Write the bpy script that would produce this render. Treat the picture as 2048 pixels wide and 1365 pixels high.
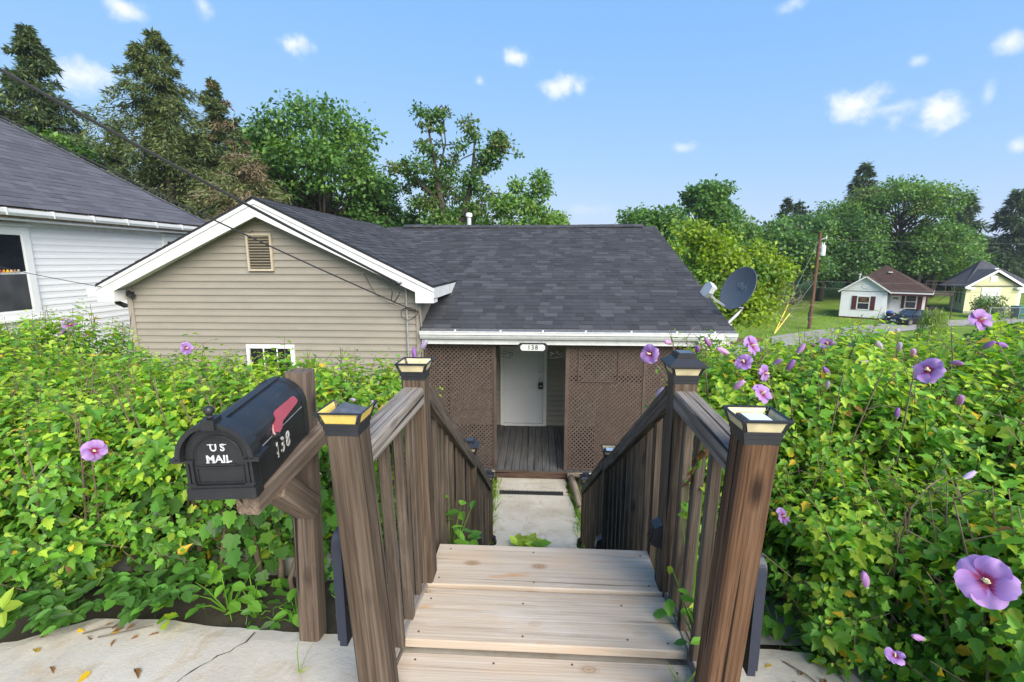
import bpy, math, random
import numpy as np
from mathutils import Vector, Matrix, Euler

for o in list(bpy.data.objects): bpy.data.objects.remove(o)
scn = bpy.context.scene
C = scn.collection
R = math.radians

# ------------------------------------------------------------------ camera
cam = bpy.data.cameras.new("camera")
cam.lens = 16.49; cam.sensor_width = 36.0; cam.clip_start = 0.05; cam.clip_end = 3000
camo = bpy.data.objects.new("camera", cam); C.objects.link(camo)
camo.location = (0, 0, 1.45); camo.rotation_euler = (R(90-9.7), 0, R(3.2))
scn.camera = camo

# ------------------------------------------------------------------ light
SUN = Vector((0.44, -0.72, 0.61)).normalized()
wd = bpy.data.worlds.new("World"); scn.world = wd; wd.use_nodes = True
wt = wd.node_tree; wt.nodes.clear()
sky = wt.nodes.new('ShaderNodeTexSky'); sky.sky_type = 'NISHITA'; sky.sun_disc = False
sky.sun_elevation = math.asin(SUN.z); sky.sun_rotation = math.atan2(SUN.x, SUN.y)
sky.air_density = 1.0; sky.dust_density = 0.15; sky.ozone_density = 3.0
bg = wt.nodes.new('ShaderNodeBackground'); wo = wt.nodes.new('ShaderNodeOutputWorld')
SKYK = 0.15
bg.inputs['Strength'].default_value = SKYK
wt.links.new(bg.outputs[0], wo.inputs[0])
tcw = wt.nodes.new('ShaderNodeTexCoord')
def wm(op, *a):
    n = wt.nodes.new('ShaderNodeMath'); n.operation = op
    for i, v in enumerate(a):
        if isinstance(v, (int, float)): n.inputs[i].default_value = v
        else: wt.links.new(v, n.inputs[i])
    return n.outputs[0]
def wdot(v, c):
    n = wt.nodes.new('ShaderNodeVectorMath'); n.operation = 'DOT_PRODUCT'
    wt.links.new(v, n.inputs[0]); n.inputs[1].default_value = c
    return n.outputs['Value']
cn = wt.nodes.new('ShaderNodeTexNoise'); cn.inputs['Scale'].default_value = 26; cn.inputs['Detail'].default_value = 5
cn.inputs['Roughness'].default_value = .58
wt.links.new(tcw.outputs['Generated'], cn.inputs['Vector'])
nz = wm('MULTIPLY', wm('SUBTRACT', cn.outputs['Fac'], .5), 2.6)
# direction, half width, half height (radians), opacity : small fair-weather puffs
clouds = [((-.4128,.8372,.3587),.034,.018,.95),((-.6012,.7136,.3596),.032,.02,.9),((-.6697,.6945,.263),.042,.026,.95),
 ((-.5165,.7652,.3843),.014,.018,.6),((-.0465,.9294,.3661),.03,.017,.9),((.0415,.9467,.3194),.046,.026,.95),
 ((-.1139,.9372,.3296),.012,.011,.7),((.391,.8315,.3946),.024,.016,.6),((.5039,.828,.2462),.047,.033,1),
 ((.589,.7778,.2196),.047,.033,1),((.546,.8047,.2332),.06,.012,.5),((.2664,.9409,.2091),.03,.012,.5),
 ((.627,.7235,.2889),.022,.016,.8),((.6274,.7439,.23),.01,.022,.5),((.6646,.7302,.1585),.012,.012,.7),
 ((.5532,.781,.2899),.014,.011,.55),((.1,.97,.10),.05,.014,.3),
 ((-.9,.3,.32),.06,.03,.9),((.85,.4,.34),.06,.035,.95),((.3,-.8,.5),.08,.04,.9),((-.5,-.7,.5),.07,.04,.9),((-.1,.5,.86),.06,.05,.7),((.9,-.35,.3),.06,.03,.9)]
msk = None
for d, a, b, op in clouds:
    d = Vector(d).normalized(); rt = d.cross(Vector((0,0,1))).normalized(); up = rt.cross(d)
    u = wm('DIVIDE', wdot(tcw.outputs['Generated'], rt), a*.95); v = wm('DIVIDE', wdot(tcw.outputs['Generated'], up), b*.9)
    e = wm('SQRT', wm('ADD', wm('MULTIPLY', u, u), wm('MULTIPLY', v, v)))
    # front hemisphere only
    fr = wm('GREATER_THAN', wdot(tcw.outputs['Generated'], d), .5)
    e = wm('ADD', e, nz)
    mr = wt.nodes.new('ShaderNodeMapRange'); mr.interpolation_type = 'SMOOTHSTEP'
    wt.links.new(e, mr.inputs[0]); mr.inputs[1].default_value = 1.2; mr.inputs[2].default_value = -.25
    mr.inputs[3].default_value = 0; mr.inputs[4].default_value = op
    m = wm('MULTIPLY', mr.outputs[0], fr)
    msk = m if msk is None else wm('MAXIMUM', msk, m)
sp_ = wt.nodes.new('ShaderNodeSeparateColor'); wt.links.new(sky.outputs[0], sp_.inputs[0]); hsv = wt.nodes.new('ShaderNodeCombineColor')
for i, (k, g) in enumerate(((.66, .62), (1.19, .34), (2.62, .06))): wt.links.new(wm('MULTIPLY', wm('POWER', sp_.outputs[i], g), k), hsv.inputs[i])
mx = wt.nodes.new('ShaderNodeMix'); mx.data_type = 'RGBA'
wt.links.new(msk, mx.inputs['Factor']); wt.links.new(hsv.outputs[0], mx.inputs['A']); mx.inputs['B'].default_value = (3.2, 3.25, 3.35, 1)
wt.links.new(mx.outputs['Result'], bg.inputs['Color'])

sl = bpy.data.lights.new("sun", 'SUN'); sl.energy = 3.0; sl.angle = R(52); sl.color = (1, .93, .81)
so = bpy.data.objects.new("sun", sl); C.objects.link(so)
so.rotation_euler = (-SUN).to_track_quat('-Z', 'Y').to_euler()
vs = scn.view_settings
vs.view_transform = 'Standard'; vs.look = 'None'; vs.gamma = 1; vs.exposure = 1.25; vs.use_curve_mapping = False
scn.render.engine = 'CYCLES'
scn.cycles.max_bounces = 12; scn.cycles.diffuse_bounces = 8

# ------------------------------------------------------------------ helpers
class MB:
    def __init__(s): s.v = []; s.f = []; s.m = []
    def add(s, vs, fs, mi=0):
        o = len(s.v); s.v += [tuple(p) for p in vs]
        for f in fs: s.f.append(tuple(i+o for i in f)); s.m.append(mi)
        return s
    def box(s, x0, x1, y0, y1, z0, z1, mi=0):
        return s.add([(x0,y0,z0),(x1,y0,z0),(x1,y1,z0),(x0,y1,z0),(x0,y0,z1),(x1,y0,z1),(x1,y1,z1),(x0,y1,z1)],
            [(0,3,2,1),(4,5,6,7),(0,1,5,4),(1,2,6,5),(2,3,7,6),(3,0,4,7)], mi)
    def prism(s, poly, a, b, axis='y', mi=0):
        """poly in the two other axes, extruded from a to b"""
        n = len(poly)
        def P(p, t):
            return (p[0], t, p[1]) if axis == 'y' else ((t, p[0], p[1]) if axis == 'x' else (p[0], p[1], t))
        vs = [P(p, a) for p in poly] + [P(p, b) for p in poly]
        fs = [tuple(range(n-1, -1, -1)), tuple(range(n, 2*n))] + [(i, (i+1) % n, n+(i+1) % n, n+i) for i in range(n)]
        return s.add(vs, fs, mi)
    def tube(s, pts, rad, k=6, mi=0, cap=True):
        pts = [Vector(p) for p in pts]; n = len(pts)
        rs = rad if isinstance(rad, (list, tuple)) else [rad]*n
        vs = []; fs = []
        for i, p in enumerate(pts):
            d = (pts[min(i+1, n-1)]-pts[max(i-1, 0)])
            d = d.normalized() if d.length > 1e-9 else Vector((0,0,1))
            a = d.cross(Vector((.13,.27,.95)) if abs(d.z) < .9 else Vector((1,.1,0))).normalized(); b = d.cross(a)
            for j in range(k):
                t = 2*math.pi*j/k; vs.append(p+(a*math.cos(t)+b*math.sin(t))*rs[i])
        for i in range(n-1):
            for j in range(k):
                fs.append((i*k+j, i*k+(j+1) % k, (i+1)*k+(j+1) % k, (i+1)*k+j))
        if cap: fs += [tuple(range(k-1, -1, -1)), tuple((n-1)*k+j for j in range(k))]
        return s.add(vs, fs, mi)
    def lathe(s, prof, k=20, c=(0,0,0), mi=0, a=1, b=1):
        vs = []; fs = []; n = len(prof)
        for r, z in prof:
            for j in range(k):
                t = 2*math.pi*j/k; vs.append((c[0]+r*a*math.cos(t), c[1]+r*b*math.sin(t), c[2]+z))
        for i in range(n-1):
            for j in range(k): fs.append((i*k+j, i*k+(j+1) % k, (i+1)*k+(j+1) % k, (i+1)*k+j))
        fs += [tuple(range(k-1, -1, -1)), tuple((n-1)*k+j for j in range(k))]
        return s.add(vs, fs, mi)
    def ball(s, c, r, k=8, sq=(1,1,1), mi=0):
        prof = [(max(1e-4, r*math.sin(math.pi*i/k)), -r*math.cos(math.pi*i/k)) for i in range(k+1)]
        o = len(s.v); s.lathe(prof, k, (0,0,0), mi)
        for i in range(o, len(s.v)):
            v = s.v[i]; s.v[i] = (c[0]+v[0]*sq[0], c[1]+v[1]*sq[1], c[2]+v[2]*sq[2])
        return s
    def mesh(s, name, mats, smooth=False):
        me = bpy.data.meshes.new(name); me.from_pydata(s.v, [], s.f)
        for m in (mats if isinstance(mats, (list, tuple)) else [mats]): me.materials.append(m)
        me.polygons.foreach_set('material_index', s.m)
        if smooth: me.polygons.foreach_set('use_smooth', [True]*len(s.f))
        me.update(); return me

WL = {}
def wloc(o): return WL.get(o.name, Vector((0,0,0))) if o else Vector((0,0,0))
def put(name, me, parent=None, loc=None, M3=None, world=True):
    """loc is given in world space (or in the parent's own space when world=False)"""
    o = bpy.data.objects.new(name, me); C.objects.link(o)
    l = Vector(loc) if loc is not None else (wloc(parent) if world else Vector((0,0,0)))
    o.parent = parent
    o.location = l - wloc(parent) if world else l
    if M3 is not None: o.rotation_mode = 'QUATERNION'; o.rotation_quaternion = M3.to_quaternion()
    WL[o.name] = l if world else wloc(parent)+l
    return o
def put0(name, mb, mats, parent=None, smooth=False):
    """mesh whose vertices are in world coordinates"""
    w = wloc(parent)
    if parent: mb.v = [(v[0]-w[0], v[1]-w[1], v[2]-w[2]) for v in mb.v]
    return put(name, mb.mesh(name, mats, smooth), parent)
def putl(name, mb, mats, parent, smooth=False):
    """mesh whose vertices are in the parent's own space (for turned things)"""
    return put(name, mb.mesh(name, mats, smooth), parent, (0,0,0), world=False)
def thing(name, label, cat, loc=(0,0,0), rz=0, group=None):
    o = bpy.data.objects.new(name, None); C.objects.link(o); o.empty_display_size = .1
    o.location = loc; o.rotation_euler = (0,0,rz); WL[o.name] = Vector(loc)
    return tag(o, label, cat, group)
def tag(o, label, cat, group=None, kind=None):
    o['label'] = label; o['category'] = cat
    if group: o['group'] = group
    if kind: o['kind'] = kind
    return o
def struct(o): o['kind'] = 'structure'; return o
def stuff(o): o['kind'] = 'stuff'; return o
_bc = {}
def beam_mesh(L, w, h, mat, c=.004):
    key = (round(L,3), round(w,4), round(h,4), mat.name, c)
    if key in _bc: return _bc[key]
    a, b = w/2, h/2; c = min(c, a*.5, b*.5)
    sec = [(a-c,b),(-a+c,b),(-a,b-c),(-a,-b+c),(-a+c,-b),(a-c,-b),(a,-b+c),(a,b-c)]
    mb = MB().prism(sec, -L/2, L/2, 'x'); _bc[key] = mb.mesh('beam', mat); return _bc[key]
def beam(name, p0, p1, w, h, mat, parent=None, up=(0,0,1), c=.004, world=True):
    """box from p0 to p1; local x runs along it (the wood grain), w across, h along 'up'"""
    p0 = Vector(p0); p1 = Vector(p1); d = p1-p0; L = d.length; d.normalize()
    z = Vector(up); z = (z-d*z.dot(d)).normalized(); y = z.cross(d)
    M = Matrix((d, y, z)).transposed()
    return put(name, beam_mesh(L, w, h, mat, c), parent, (p0+p1)/2, M, world)

# ------------------------------------------------------------------ materials
class NM:
    def __init__(s, name, rough=.7, spec=.5, metal=0):
        s.m = bpy.data.materials.new(name); s.m.use_nodes = True; s.t = s.m.node_tree; s.t.nodes.clear()
        s.out = s.n('OutputMaterial'); s.b = s.n('BsdfPrincipled')
        s.b.inputs['Roughness'].default_value = rough; s.b.inputs['Specular IOR Level'].default_value = spec; s.b.inputs['Metallic'].default_value = metal
        s.l(s.b.outputs[0], s.out.inputs[0])
    def n(s, t): return s.t.nodes.new('ShaderNode'+t)
    def l(s, a, b): s.t.links.new(a, b)
    def set(s, sock, v):
        if hasattr(v, 'links') or hasattr(v, 'is_output'): s.l(v, sock)
        else: sock.default_value = v
    def math(s, op, a, b=0, c=None):
        n = s.n('Math'); n.operation = op; s.set(n.inputs[0], a); s.set(n.inputs[1], b)
        if c is not None: s.set(n.inputs[2], c)
        return n.outputs[0]
    def coord(s, scale=(1,1,1), kind='Object', rnd=0.0):
        tc = s.n('TexCoord'); v = tc.outputs[kind]
        if rnd:
            oi = s.n('ObjectInfo'); k = s.n('VectorMath'); k.operation = 'MULTIPLY'
            cb = s.n('CombineXYZ')
            for i, q in enumerate((1, 3.7, 7.3)): s.l(s.math('MULTIPLY', oi.outputs['Random'], q*rnd), cb.inputs[i])
            ad = s.n('VectorMath'); ad.operation = 'ADD'; s.l(v, ad.inputs[0]); s.l(cb.outputs[0], ad.inputs[1]); v = ad.outputs[0]
        mp = s.n('VectorMath'); mp.operation = 'MULTIPLY'; s.l(v, mp.inputs[0]); mp.inputs[1].default_value = scale
        return mp.outputs[0]
    def noise(s, vec, scale, detail=4, rough=.55, dist=0):
        n = s.n('TexNoise'); s.l(vec, n.inputs['Vector']); n.inputs['Scale'].default_value = scale
        n.inputs['Detail'].default_value = detail; n.inputs['Roughness'].default_value = rough; n.inputs['Distortion'].default_value = dist
        return n.outputs['Fac']
    def ramp(s, fac, stops):
        r = s.n('ValToRGB'); s.l(fac, r.inputs[0]); e = r.color_ramp.elements
        while len(e) < len(stops): e.new(.5)
        for k, (p, c) in enumerate(stops): e[k].position = p; e[k].color = (*c, 1) if len(c) == 3 else c
        return r.outputs[0]
    def mix(s, fac, a, b, blend='MIX'):
        n = s.n('Mix'); n.data_type = 'RGBA'; n.blend_type = blend
        s.set(n.inputs['Factor'], fac)
        for k, v in (('A', a), ('B', b)):
            if isinstance(v, tuple): n.inputs[k].default_value = (*v[:3], 1)
            else: s.l(v, n.inputs[k])
        return n.outputs['Result']
    def col(s, c):
        if isinstance(c, tuple): s.b.inputs['Base Color'].default_value = (*c[:3], 1)
        else: s.l(c, s.b.inputs['Base Color'])
        return s
    def bump(s, h, strength=.3, dist=.01):
        b = s.n('Bump'); b.inputs['Strength'].default_value = strength; b.inputs['Distance'].default_value = dist
        s.l(h, b.inputs['Height']); s.l(b.outputs[0], s.b.inputs['Normal']); return s

def plain(name, c, rough=.6, var=.12, scale=9, metal=0, spec=.5, bump=.0):
    m = NM(name, rough, spec, metal); v = m.coord(rnd=3.0); f = m.noise(v, scale, 6, .6)
    d = tuple(x*(1-var) for x in c); l = tuple(min(1, x*(1+var)) for x in c)
    m.col(m.ramp(f, [(.3, d), (.7, l)]))
    if bump: m.bump(f, bump, .005)
    return m.m

def wood(name, dark, mid, light, stain=(.05,.05,.03), st=.35, rough=.85, knots=True, bump=.8):
    m = NM(name, rough, .25)
    v = m.coord((.9, 13, 13), rnd=9.0); g = m.noise(v, 1.6, 9, .68, 1.1)
    v2 = m.coord((1.6, 90, 90), rnd=9.0); fi = m.noise(v2, 1.3, 4, .6)
    v3 = m.coord((1, 2.5, 2.5), rnd=9.0); pa = m.noise(v3, 2.2, 4, .6)
    gg = m.math('ADD', m.math('MULTIPLY', g, .55), m.math('MULTIPLY', fi, .45))
    c = m.ramp(gg, [(.35, dark), (.49, mid), (.64, light)])
    oi = m.n('ObjectInfo')
    c = m.mix(m.math('MULTIPLY', oi.outputs['Random'], .32), c, tuple(x*.45 for x in mid))
    sf = m.n('MapRange'); m.l(pa, sf.inputs[0]); sf.inputs[1].default_value = .5; sf.inputs[2].default_value = .72; sf.inputs[4].default_value = st
    c = m.mix(sf.outputs[0], c, stain)
    h = gg
    if knots:
        vk = m.coord((3.0, 8.0, 8.0), rnd=9.0); vo = m.n('TexVoronoi'); m.l(vk, vo.inputs['Vector']); vo.inputs['Scale'].default_value = .8
        kf = m.n('MapRange'); m.l(vo.outputs['Distance'], kf.inputs[0]); kf.inputs[1].default_value = .17; kf.inputs[2].default_value = .06; kf.inputs[4].default_value = .85
        c = m.mix(kf.outputs[0], c, tuple(x*.35 for x in dark))
    # drying checks along the grain
    vc = m.coord((.5, 26, 26), rnd=5.0); ck = m.noise(vc, 1.5, 2, .5, .6)
    cf = m.n('MapRange'); m.l(ck, cf.inputs[0]); cf.inputs[1].default_value = .36; cf.inputs[2].default_value = .33; cf.inputs[4].default_value = .9
    c = m.mix(cf.outputs[0], c, tuple(x*.25 for x in dark))
    m.col(c)
    m.bump(m.math('SUBTRACT', gg, m.math('MULTIPLY', cf.outputs[0], .5)), bump, .006)
    return m.m

def leafmat(name, c, var=.35, trans=.38, rough=.42, hue=None, spec=.4):
    m = NM(name, rough, spec)
    gi = m.n('NewGeometry'); oi = m.n('ObjectInfo')
    r = m.math('FRACT', m.math('ADD', gi.outputs['Random Per Island'], oi.outputs['Random']))
    d = tuple(x*(1-var) for x in c); l = tuple(x*(1+var) for x in (hue or c))
    cc = m.ramp(r, [(0, d), (.55, c), (1, l)])
    m.col(cc)
    t = m.n('BsdfTranslucent'); tc = m.mix(1.0, cc, (1.5, 1.45, .6), 'MULTIPLY'); m.l(tc, t.inputs[0])
    ms = m.n('MixShader'); ms.inputs[0].default_value = trans
    m.l(m.b.outputs[0], ms.inputs[1]); m.l(t.outputs[0], ms.inputs[2]); m.l(ms.outputs[0], m.out.inputs[0])
    return m.m

M = {}
M['post'] = wood('weathered_brown_wood', (.028,.019,.013), (.088,.062,.043), (.175,.133,.098), (.05,.047,.04), .45)
M['baluster'] = wood('dark_weathered_wood', (.028,.021,.016), (.098,.074,.056), (.20,.16,.125), (.035,.035,.028), .5)
M['rail'] = wood('grey_weathered_wood', (.06,.05,.042), (.215,.185,.16), (.42,.38,.34), (.10,.075,.055), .5)
M['mailwood'] = wood('brown_grey_wood', (.06,.042,.030), (.165,.118,.085), (.285,.22,.17), (.06,.055,.05), .4)
M['red_post'] = wood('reddish_wood', (.028,.014,.008), (.10,.052,.027), (.185,.105,.06), (.06,.05,.04), .35)
M['porch_board'] = wood('grey_painted_board', (.05,.048,.048), (.095,.092,.092), (.16,.155,.152), (.14,.13,.12), .25, knots=False, bump=.25)
M['beam_red'] = wood('old_red_brown_beam', (.035,.022,.017), (.10,.060,.043), (.17,.11,.08), (.05,.04,.035), .5, knots=False)
M['log'] = wood('weathered_log', (.15,.11,.08), (.32,.25,.18), (.46,.38,.29), (.12,.10,.07), .4)
def deckwood():
    m = NM('pale_deck_wood', .8, .25)
    v = m.coord((.55, 11, 11), rnd=9.0); g = m.noise(v, 1.5, 9, .66, 1.6)
    fi = m.noise(m.coord((1.2, 85, 85), rnd=9.0), 1.4, 4, .6)
    gg = m.math('ADD', m.math('MULTIPLY', g, .52), m.math('MULTIPLY', fi, .48))
    c = m.ramp(gg, [(.32, (.33,.255,.185)), (.46, (.45,.365,.28)), (.64, (.555,.47,.38))])
    pa = m.noise(m.coord((1.4, 3.5, 3.5), rnd=9.0), 2.0, 5, .6)
    f = m.n('MapRange'); m.l(pa, f.inputs[0]); f.inputs[1].default_value = .52; f.inputs[2].default_value = .74; f.inputs[4].default_value = .55
    c = m.mix(f.outputs[0], c, (.54,.37,.23))
    pb = m.noise(m.coord((1.0, 3, 3), rnd=21.0), 2.4, 5, .65)
    f2 = m.n('MapRange'); m.l(pb, f2.inputs[0]); f2.inputs[1].default_value = .54; f2.inputs[2].default_value = .8; f2.inputs[4].default_value = .7
    c = m.mix(f2.outputs[0], c, (.60,.55,.50))
    vo = m.n('TexVoronoi'); m.l(m.coord((2.6, 5.0, 5.0), rnd=11.0), vo.inputs['Vector']); vo.inputs['Scale'].default_value = 1.5
    kf = m.n('MapRange'); m.l(vo.outputs['Distance'], kf.inputs[0]); kf.inputs[1].default_value = .20; kf.inputs[2].default_value = .09; kf.inputs[4].default_value = .85
    ring = m.math('SINE', m.math('MULTIPLY', vo.outputs['Distance'], 130))
    kc = m.mix(m.math('MULTIPLY_ADD', ring, .5, .5), (.20,.11,.055), (.42,.28,.17))
    c = m.mix(kf.outputs[0], c, kc)
    ck = m.noise(m.coord((.35, 22, 22), rnd=5.0), 1.5, 2, .5, .6)
    cf = m.n('MapRange'); m.l(ck, cf.inputs[0]); cf.inputs[1].default_value = .315; cf.inputs[2].default_value = .295; cf.inputs[4].default_value = .6
    c = m.mix(cf.outputs[0], c, (.12,.08,.05))
    sp3 = m.noise(m.coord((4, 7, 7), rnd=13.0), 9, 5, .75); f4 = m.n('MapRange'); m.l(sp3, f4.inputs[0]); f4.inputs[1].default_value = .66; f4.inputs[2].default_value = .74; f4.inputs[4].default_value = .65
    c = m.mix(f4.outputs[0], c, (.16,.12,.085))
    ru = m.noise(m.coord((2.2, 9, 9), rnd=17.0), 1.6, 3, .5); f5 = m.n('MapRange'); m.l(ru, f5.inputs[0]); f5.inputs[1].default_value = .66; f5.inputs[2].default_value = .78; f5.inputs[4].default_value = .7
    c = m.mix(f5.outputs[0], c, (.48,.22,.07))
    m.col(c); m.bump(m.math('SUBTRACT', gg, m.math('MULTIPLY', cf.outputs[0], .5)), .7, .005)
    return m.m
M['deck'] = deckwood()
def concrete(name, a, b, stain, bump=.4):
    m = NM(name, .9, .2); v = m.coord()
    n1 = m.noise(v, 1.7, 8, .62); n2 = m.noise(v, 46, 6, .7); n3 = m.noise(v, 4.6, 7, .72, .8); n4 = m.noise(v, 160, 2, .5)
    c = m.ramp(n1, [(.3, a), (.62, b)])
    f = m.n('MapRange'); m.l(n3, f.inputs[0]); f.inputs[1].default_value = .53; f.inputs[2].default_value = .68; f.inputs[4].default_value = .7
    c = m.mix(f.outputs[0], c, stain)
    f2 = m.n('MapRange'); m.l(n2, f2.inputs[0]); f2.inputs[1].default_value = .62; f2.inputs[2].default_value = .74; f2.inputs[4].default_value = .5
    c = m.mix(f2.outputs[0], c, tuple(x*.55 for x in a))
    c = m.mix(m.math('MULTIPLY', n4, .22), c, tuple(x*.5 for x in a))
    m.col(c); m.bump(m.math('ADD', m.math('MULTIPLY', n2, .6), m.math('ADD', n1, m.math('MULTIPLY', n4, .25))), bump, .012)
    return m.m
M['walk'] = concrete('pale_concrete', (.42,.375,.32), (.56,.52,.455), (.42,.31,.19))
M['walk2'] = concrete('old_path_concrete', (.44,.385,.30), (.62,.565,.47), (.36,.28,.19))
M['found'] = concrete('foundation_concrete', (.24,.23,.21), (.34,.33,.31), (.16,.14,.12))
def siding_mat(name, c, v=.07):
    m = NM(name, .55, .35)
    n1 = m.noise(m.coord((1.2, 1.2, 1.2), rnd=4.0), 1.4, 4, .6); n2 = m.noise(m.coord((2, 60, 60), rnd=4.0), 1, 4, .6)
    oi = m.n('ObjectInfo')
    f = m.math('ADD', m.math('MULTIPLY', n1, .6), m.math('MULTIPLY', n2, .4))
    cc = m.ramp(f, [(.3, tuple(x*(1-v) for x in c)), (.7, tuple(min(.9, x*(1+v)) for x in c))])
    cc = m.mix(m.math('MULTIPLY', oi.outputs['Random'], .10), cc, tuple(x*.8 for x in c))
    m.col(cc); m.bump(n2, .12, .002); return m.m
M['tan'] = siding_mat('tan_vinyl', (.285,.256,.216), .12)
M['tan_trim'] = siding_mat('tan_trim', (.30,.262,.22), .05)
M['whites'] = siding_mat('white_siding', (.80,.80,.80), .035)
M['white'] = plain('white_trim', (.78,.78,.77), .45, .04, 5)
M['white_dirty'] = plain('weathered_white_metal', (.70,.70,.70), .4, .12, 7)
M['door'] = plain('white_door_paint', (.74,.75,.78), .4, .03, 4)
M['cream'] = plain('cream_paint', (.47,.40,.30), .5, .14, 12)
M['yellow_siding'] = siding_mat('pale_yellow_siding', (.60,.60,.36), .05)
def shingle_mat(name, c):
    m = NM(name, .95, .15); v = m.coord(rnd=5.0)
    gr = m.noise(v, 420, 2, .6); pa = m.noise(v, 5, 5, .6); oi = m.n('ObjectInfo'); gi = m.n('NewGeometry')
    r = m.math('FRACT', m.math('ADD', gi.outputs['Random Per Island'], oi.outputs['Random']))
    cc = m.ramp(gr, [(.35, tuple(x*.5 for x in c)), (.65, tuple(x*1.5 for x in c))])
    cc = m.mix(m.math('MULTIPLY', r, .5), cc, tuple(x*.75 for x in c))
    cc = m.mix(m.math('MULTIPLY', pa, .35), cc, tuple(x*1.35 for x in c))
    m.col(cc); m.bump(gr, .35, .003); return m.m
SH = [shingle_mat('charcoal_shingle', (.050,.051,.057)), shingle_mat('slate_shingle', (.057,.058,.064)), shingle_mat('grey_shingle', (.070,.071,.078)), shingle_mat('dark_shingle', (.042,.043,.048))]
SH2 = [shingle_mat('grey_violet_shingle', (.10,.098,.114)), shingle_mat('grey_blue_shingle', (.112,.11,.126)), shingle_mat('dark_violet_shingle', (.088,.086,.10))]
M['lattice'] = plain('brown_lattice_paint', (.092,.063,.051), .75, .35, 7, bump=.1)
M['lattice_b'] = plain('brown_board_paint', (.088,.059,.047), .8, .25, 5)
M['black_metal'] = plain('black_metal', (.022,.022,.024), .4, .25, 14)
M['mail_black'] = plain('black_mailbox_paint', (.016,.017,.020), .36, .35, 9, spec=.5)
def wornblack():
    m = NM('worn_black_enamel', .36, .5); v = m.coord(); n = m.noise(v, 9, 6, .65); n2 = m.noise(m.coord((30,6,30)), 2.2, 5, .7); n3 = m.noise(v, 55, 4, .7)
    c = m.ramp(n, [(.3, (.011,.012,.014)), (.7, (.024,.025,.028))])
    f = m.n('MapRange'); m.l(n2, f.inputs[0]); f.inputs[1].default_value = .62; f.inputs[2].default_value = .74; f.inputs[4].default_value = .35; c = m.mix(f.outputs[0], c, (.10,.10,.10))
    f2 = m.n('MapRange'); m.l(n3, f2.inputs[0]); f2.inputs[1].default_value = .68; f2.inputs[2].default_value = .74; f2.inputs[4].default_value = .3; c = m.mix(f2.outputs[0], c, (.18,.17,.15))
    m.col(c); m.l(m.math('MULTIPLY_ADD', n, .45, .18), m.b.inputs['Roughness']); m.bump(n3, .08, .001); return m.m
M['mail_black'] = wornblack()
M['cap_black'] = plain('black_plastic', (.020,.021,.025), .42, .2, 20)
M['navy'] = plain('navy_plastic', (.022,.027,.045), .5, .15, 12)
M['panel'] = plain('amber_panel', (.58,.50,.30), .45, .18, 22)
M['panel_y'] = plain('yellow_panel', (.70,.50,.12), .45, .15, 22)
M['solar'] = plain('solar_cell', (.03,.035,.05), .12, .2, 8)
M['solar_pale'] = plain('pale_glass_cell', (.66,.68,.70), .25, .08, 8)  # white cell of the open tray caps
M['red'] = plain('faded_red_flag', (.30,.05,.065), .5, .15, 10)
M['letter_w'] = plain('worn_white_print', (.55,.56,.58), .6, .3, 60)
M['letter_g'] = plain('worn_metal_print', (.62,.58,.52), .6, .35, 60)
M['letter_k'] = plain('black_print', (.02,.02,.02), .6, .1, 5)
M['sign_w'] = plain('sign_white', (.62,.64,.60), .5, .06, 9)
M['dish'] = plain('grey_dish_paint', (.115,.125,.14), .45, .08, 6)
M['dish_l'] = plain('light_grey_metal', (.50,.51,.53), .4, .07, 12)
M['dish_t'] = plain('faded_grey_print', (.20,.21,.23), .5, .2, 60)
M['zinc'] = plain('galvanized_metal', (.40,.42,.43), .4, .2, 30, metal=.5)
M['chrome'] = plain('steel', (.55,.55,.56), .25, .05, 30, metal=1)
M['rubber'] = plain('black_rubber', (.022,.023,.024), .8, .2, 30, bump=.3)
M['wire'] = plain('black_cable', (.018,.018,.02), .6, .2, 5)
M['wire_g'] = plain('grey_cable', (.12,.125,.13), .6, .2, 5)
M['pole'] = wood('creosote_pole', (.07,.035,.022), (.16,.078,.048), (.26,.14,.09), (.05,.03,.02), .4)
M['yellow'] = plain('yellow_guard', (.72,.50,.04), .5, .08, 9)
M['bark'] = plain('grey_brown_bark', (.12,.095,.07), .9, .35, 12, bump=.6)
M['bark_d'] = plain('dark_bark', (.055,.045,.035), .9, .35, 6, bump=.6)
M['stem'] = plain('shrub_stem', (.16,.12,.08), .85, .3, 30, bump=.4)
M['twig'] = plain('grey_twig', (.30,.25,.19), .9, .25, 20)
def glassm(name, c=(.012,.014,.018), rough=.04):
    m = NM(name, rough, .55); v = m.coord(); n = m.noise(v, 2.5, 3, .5)
    m.col(m.ramp(n, [(.3, tuple(x*.6 for x in c)), (.7, tuple(x*1.6 for x in c))])); return m.m
M['glass'] = glassm('dark_window_glass'); M['glass_s'] = glassm('screened_window', (.05,.052,.056), .35)
M['carglass'] = glassm('car_glass', (.03,.04,.05), .03)
M['carpaint'] = plain('black_car_paint', (.008,.009,.011), .22, .1, 5, spec=.35)
M['maroon'] = plain('maroon_paint', (.095,.018,.022), .6, .15, 8)
M['curtain'] = plain('curtain', (.55,.56,.52), .8, .1, 5)
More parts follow.
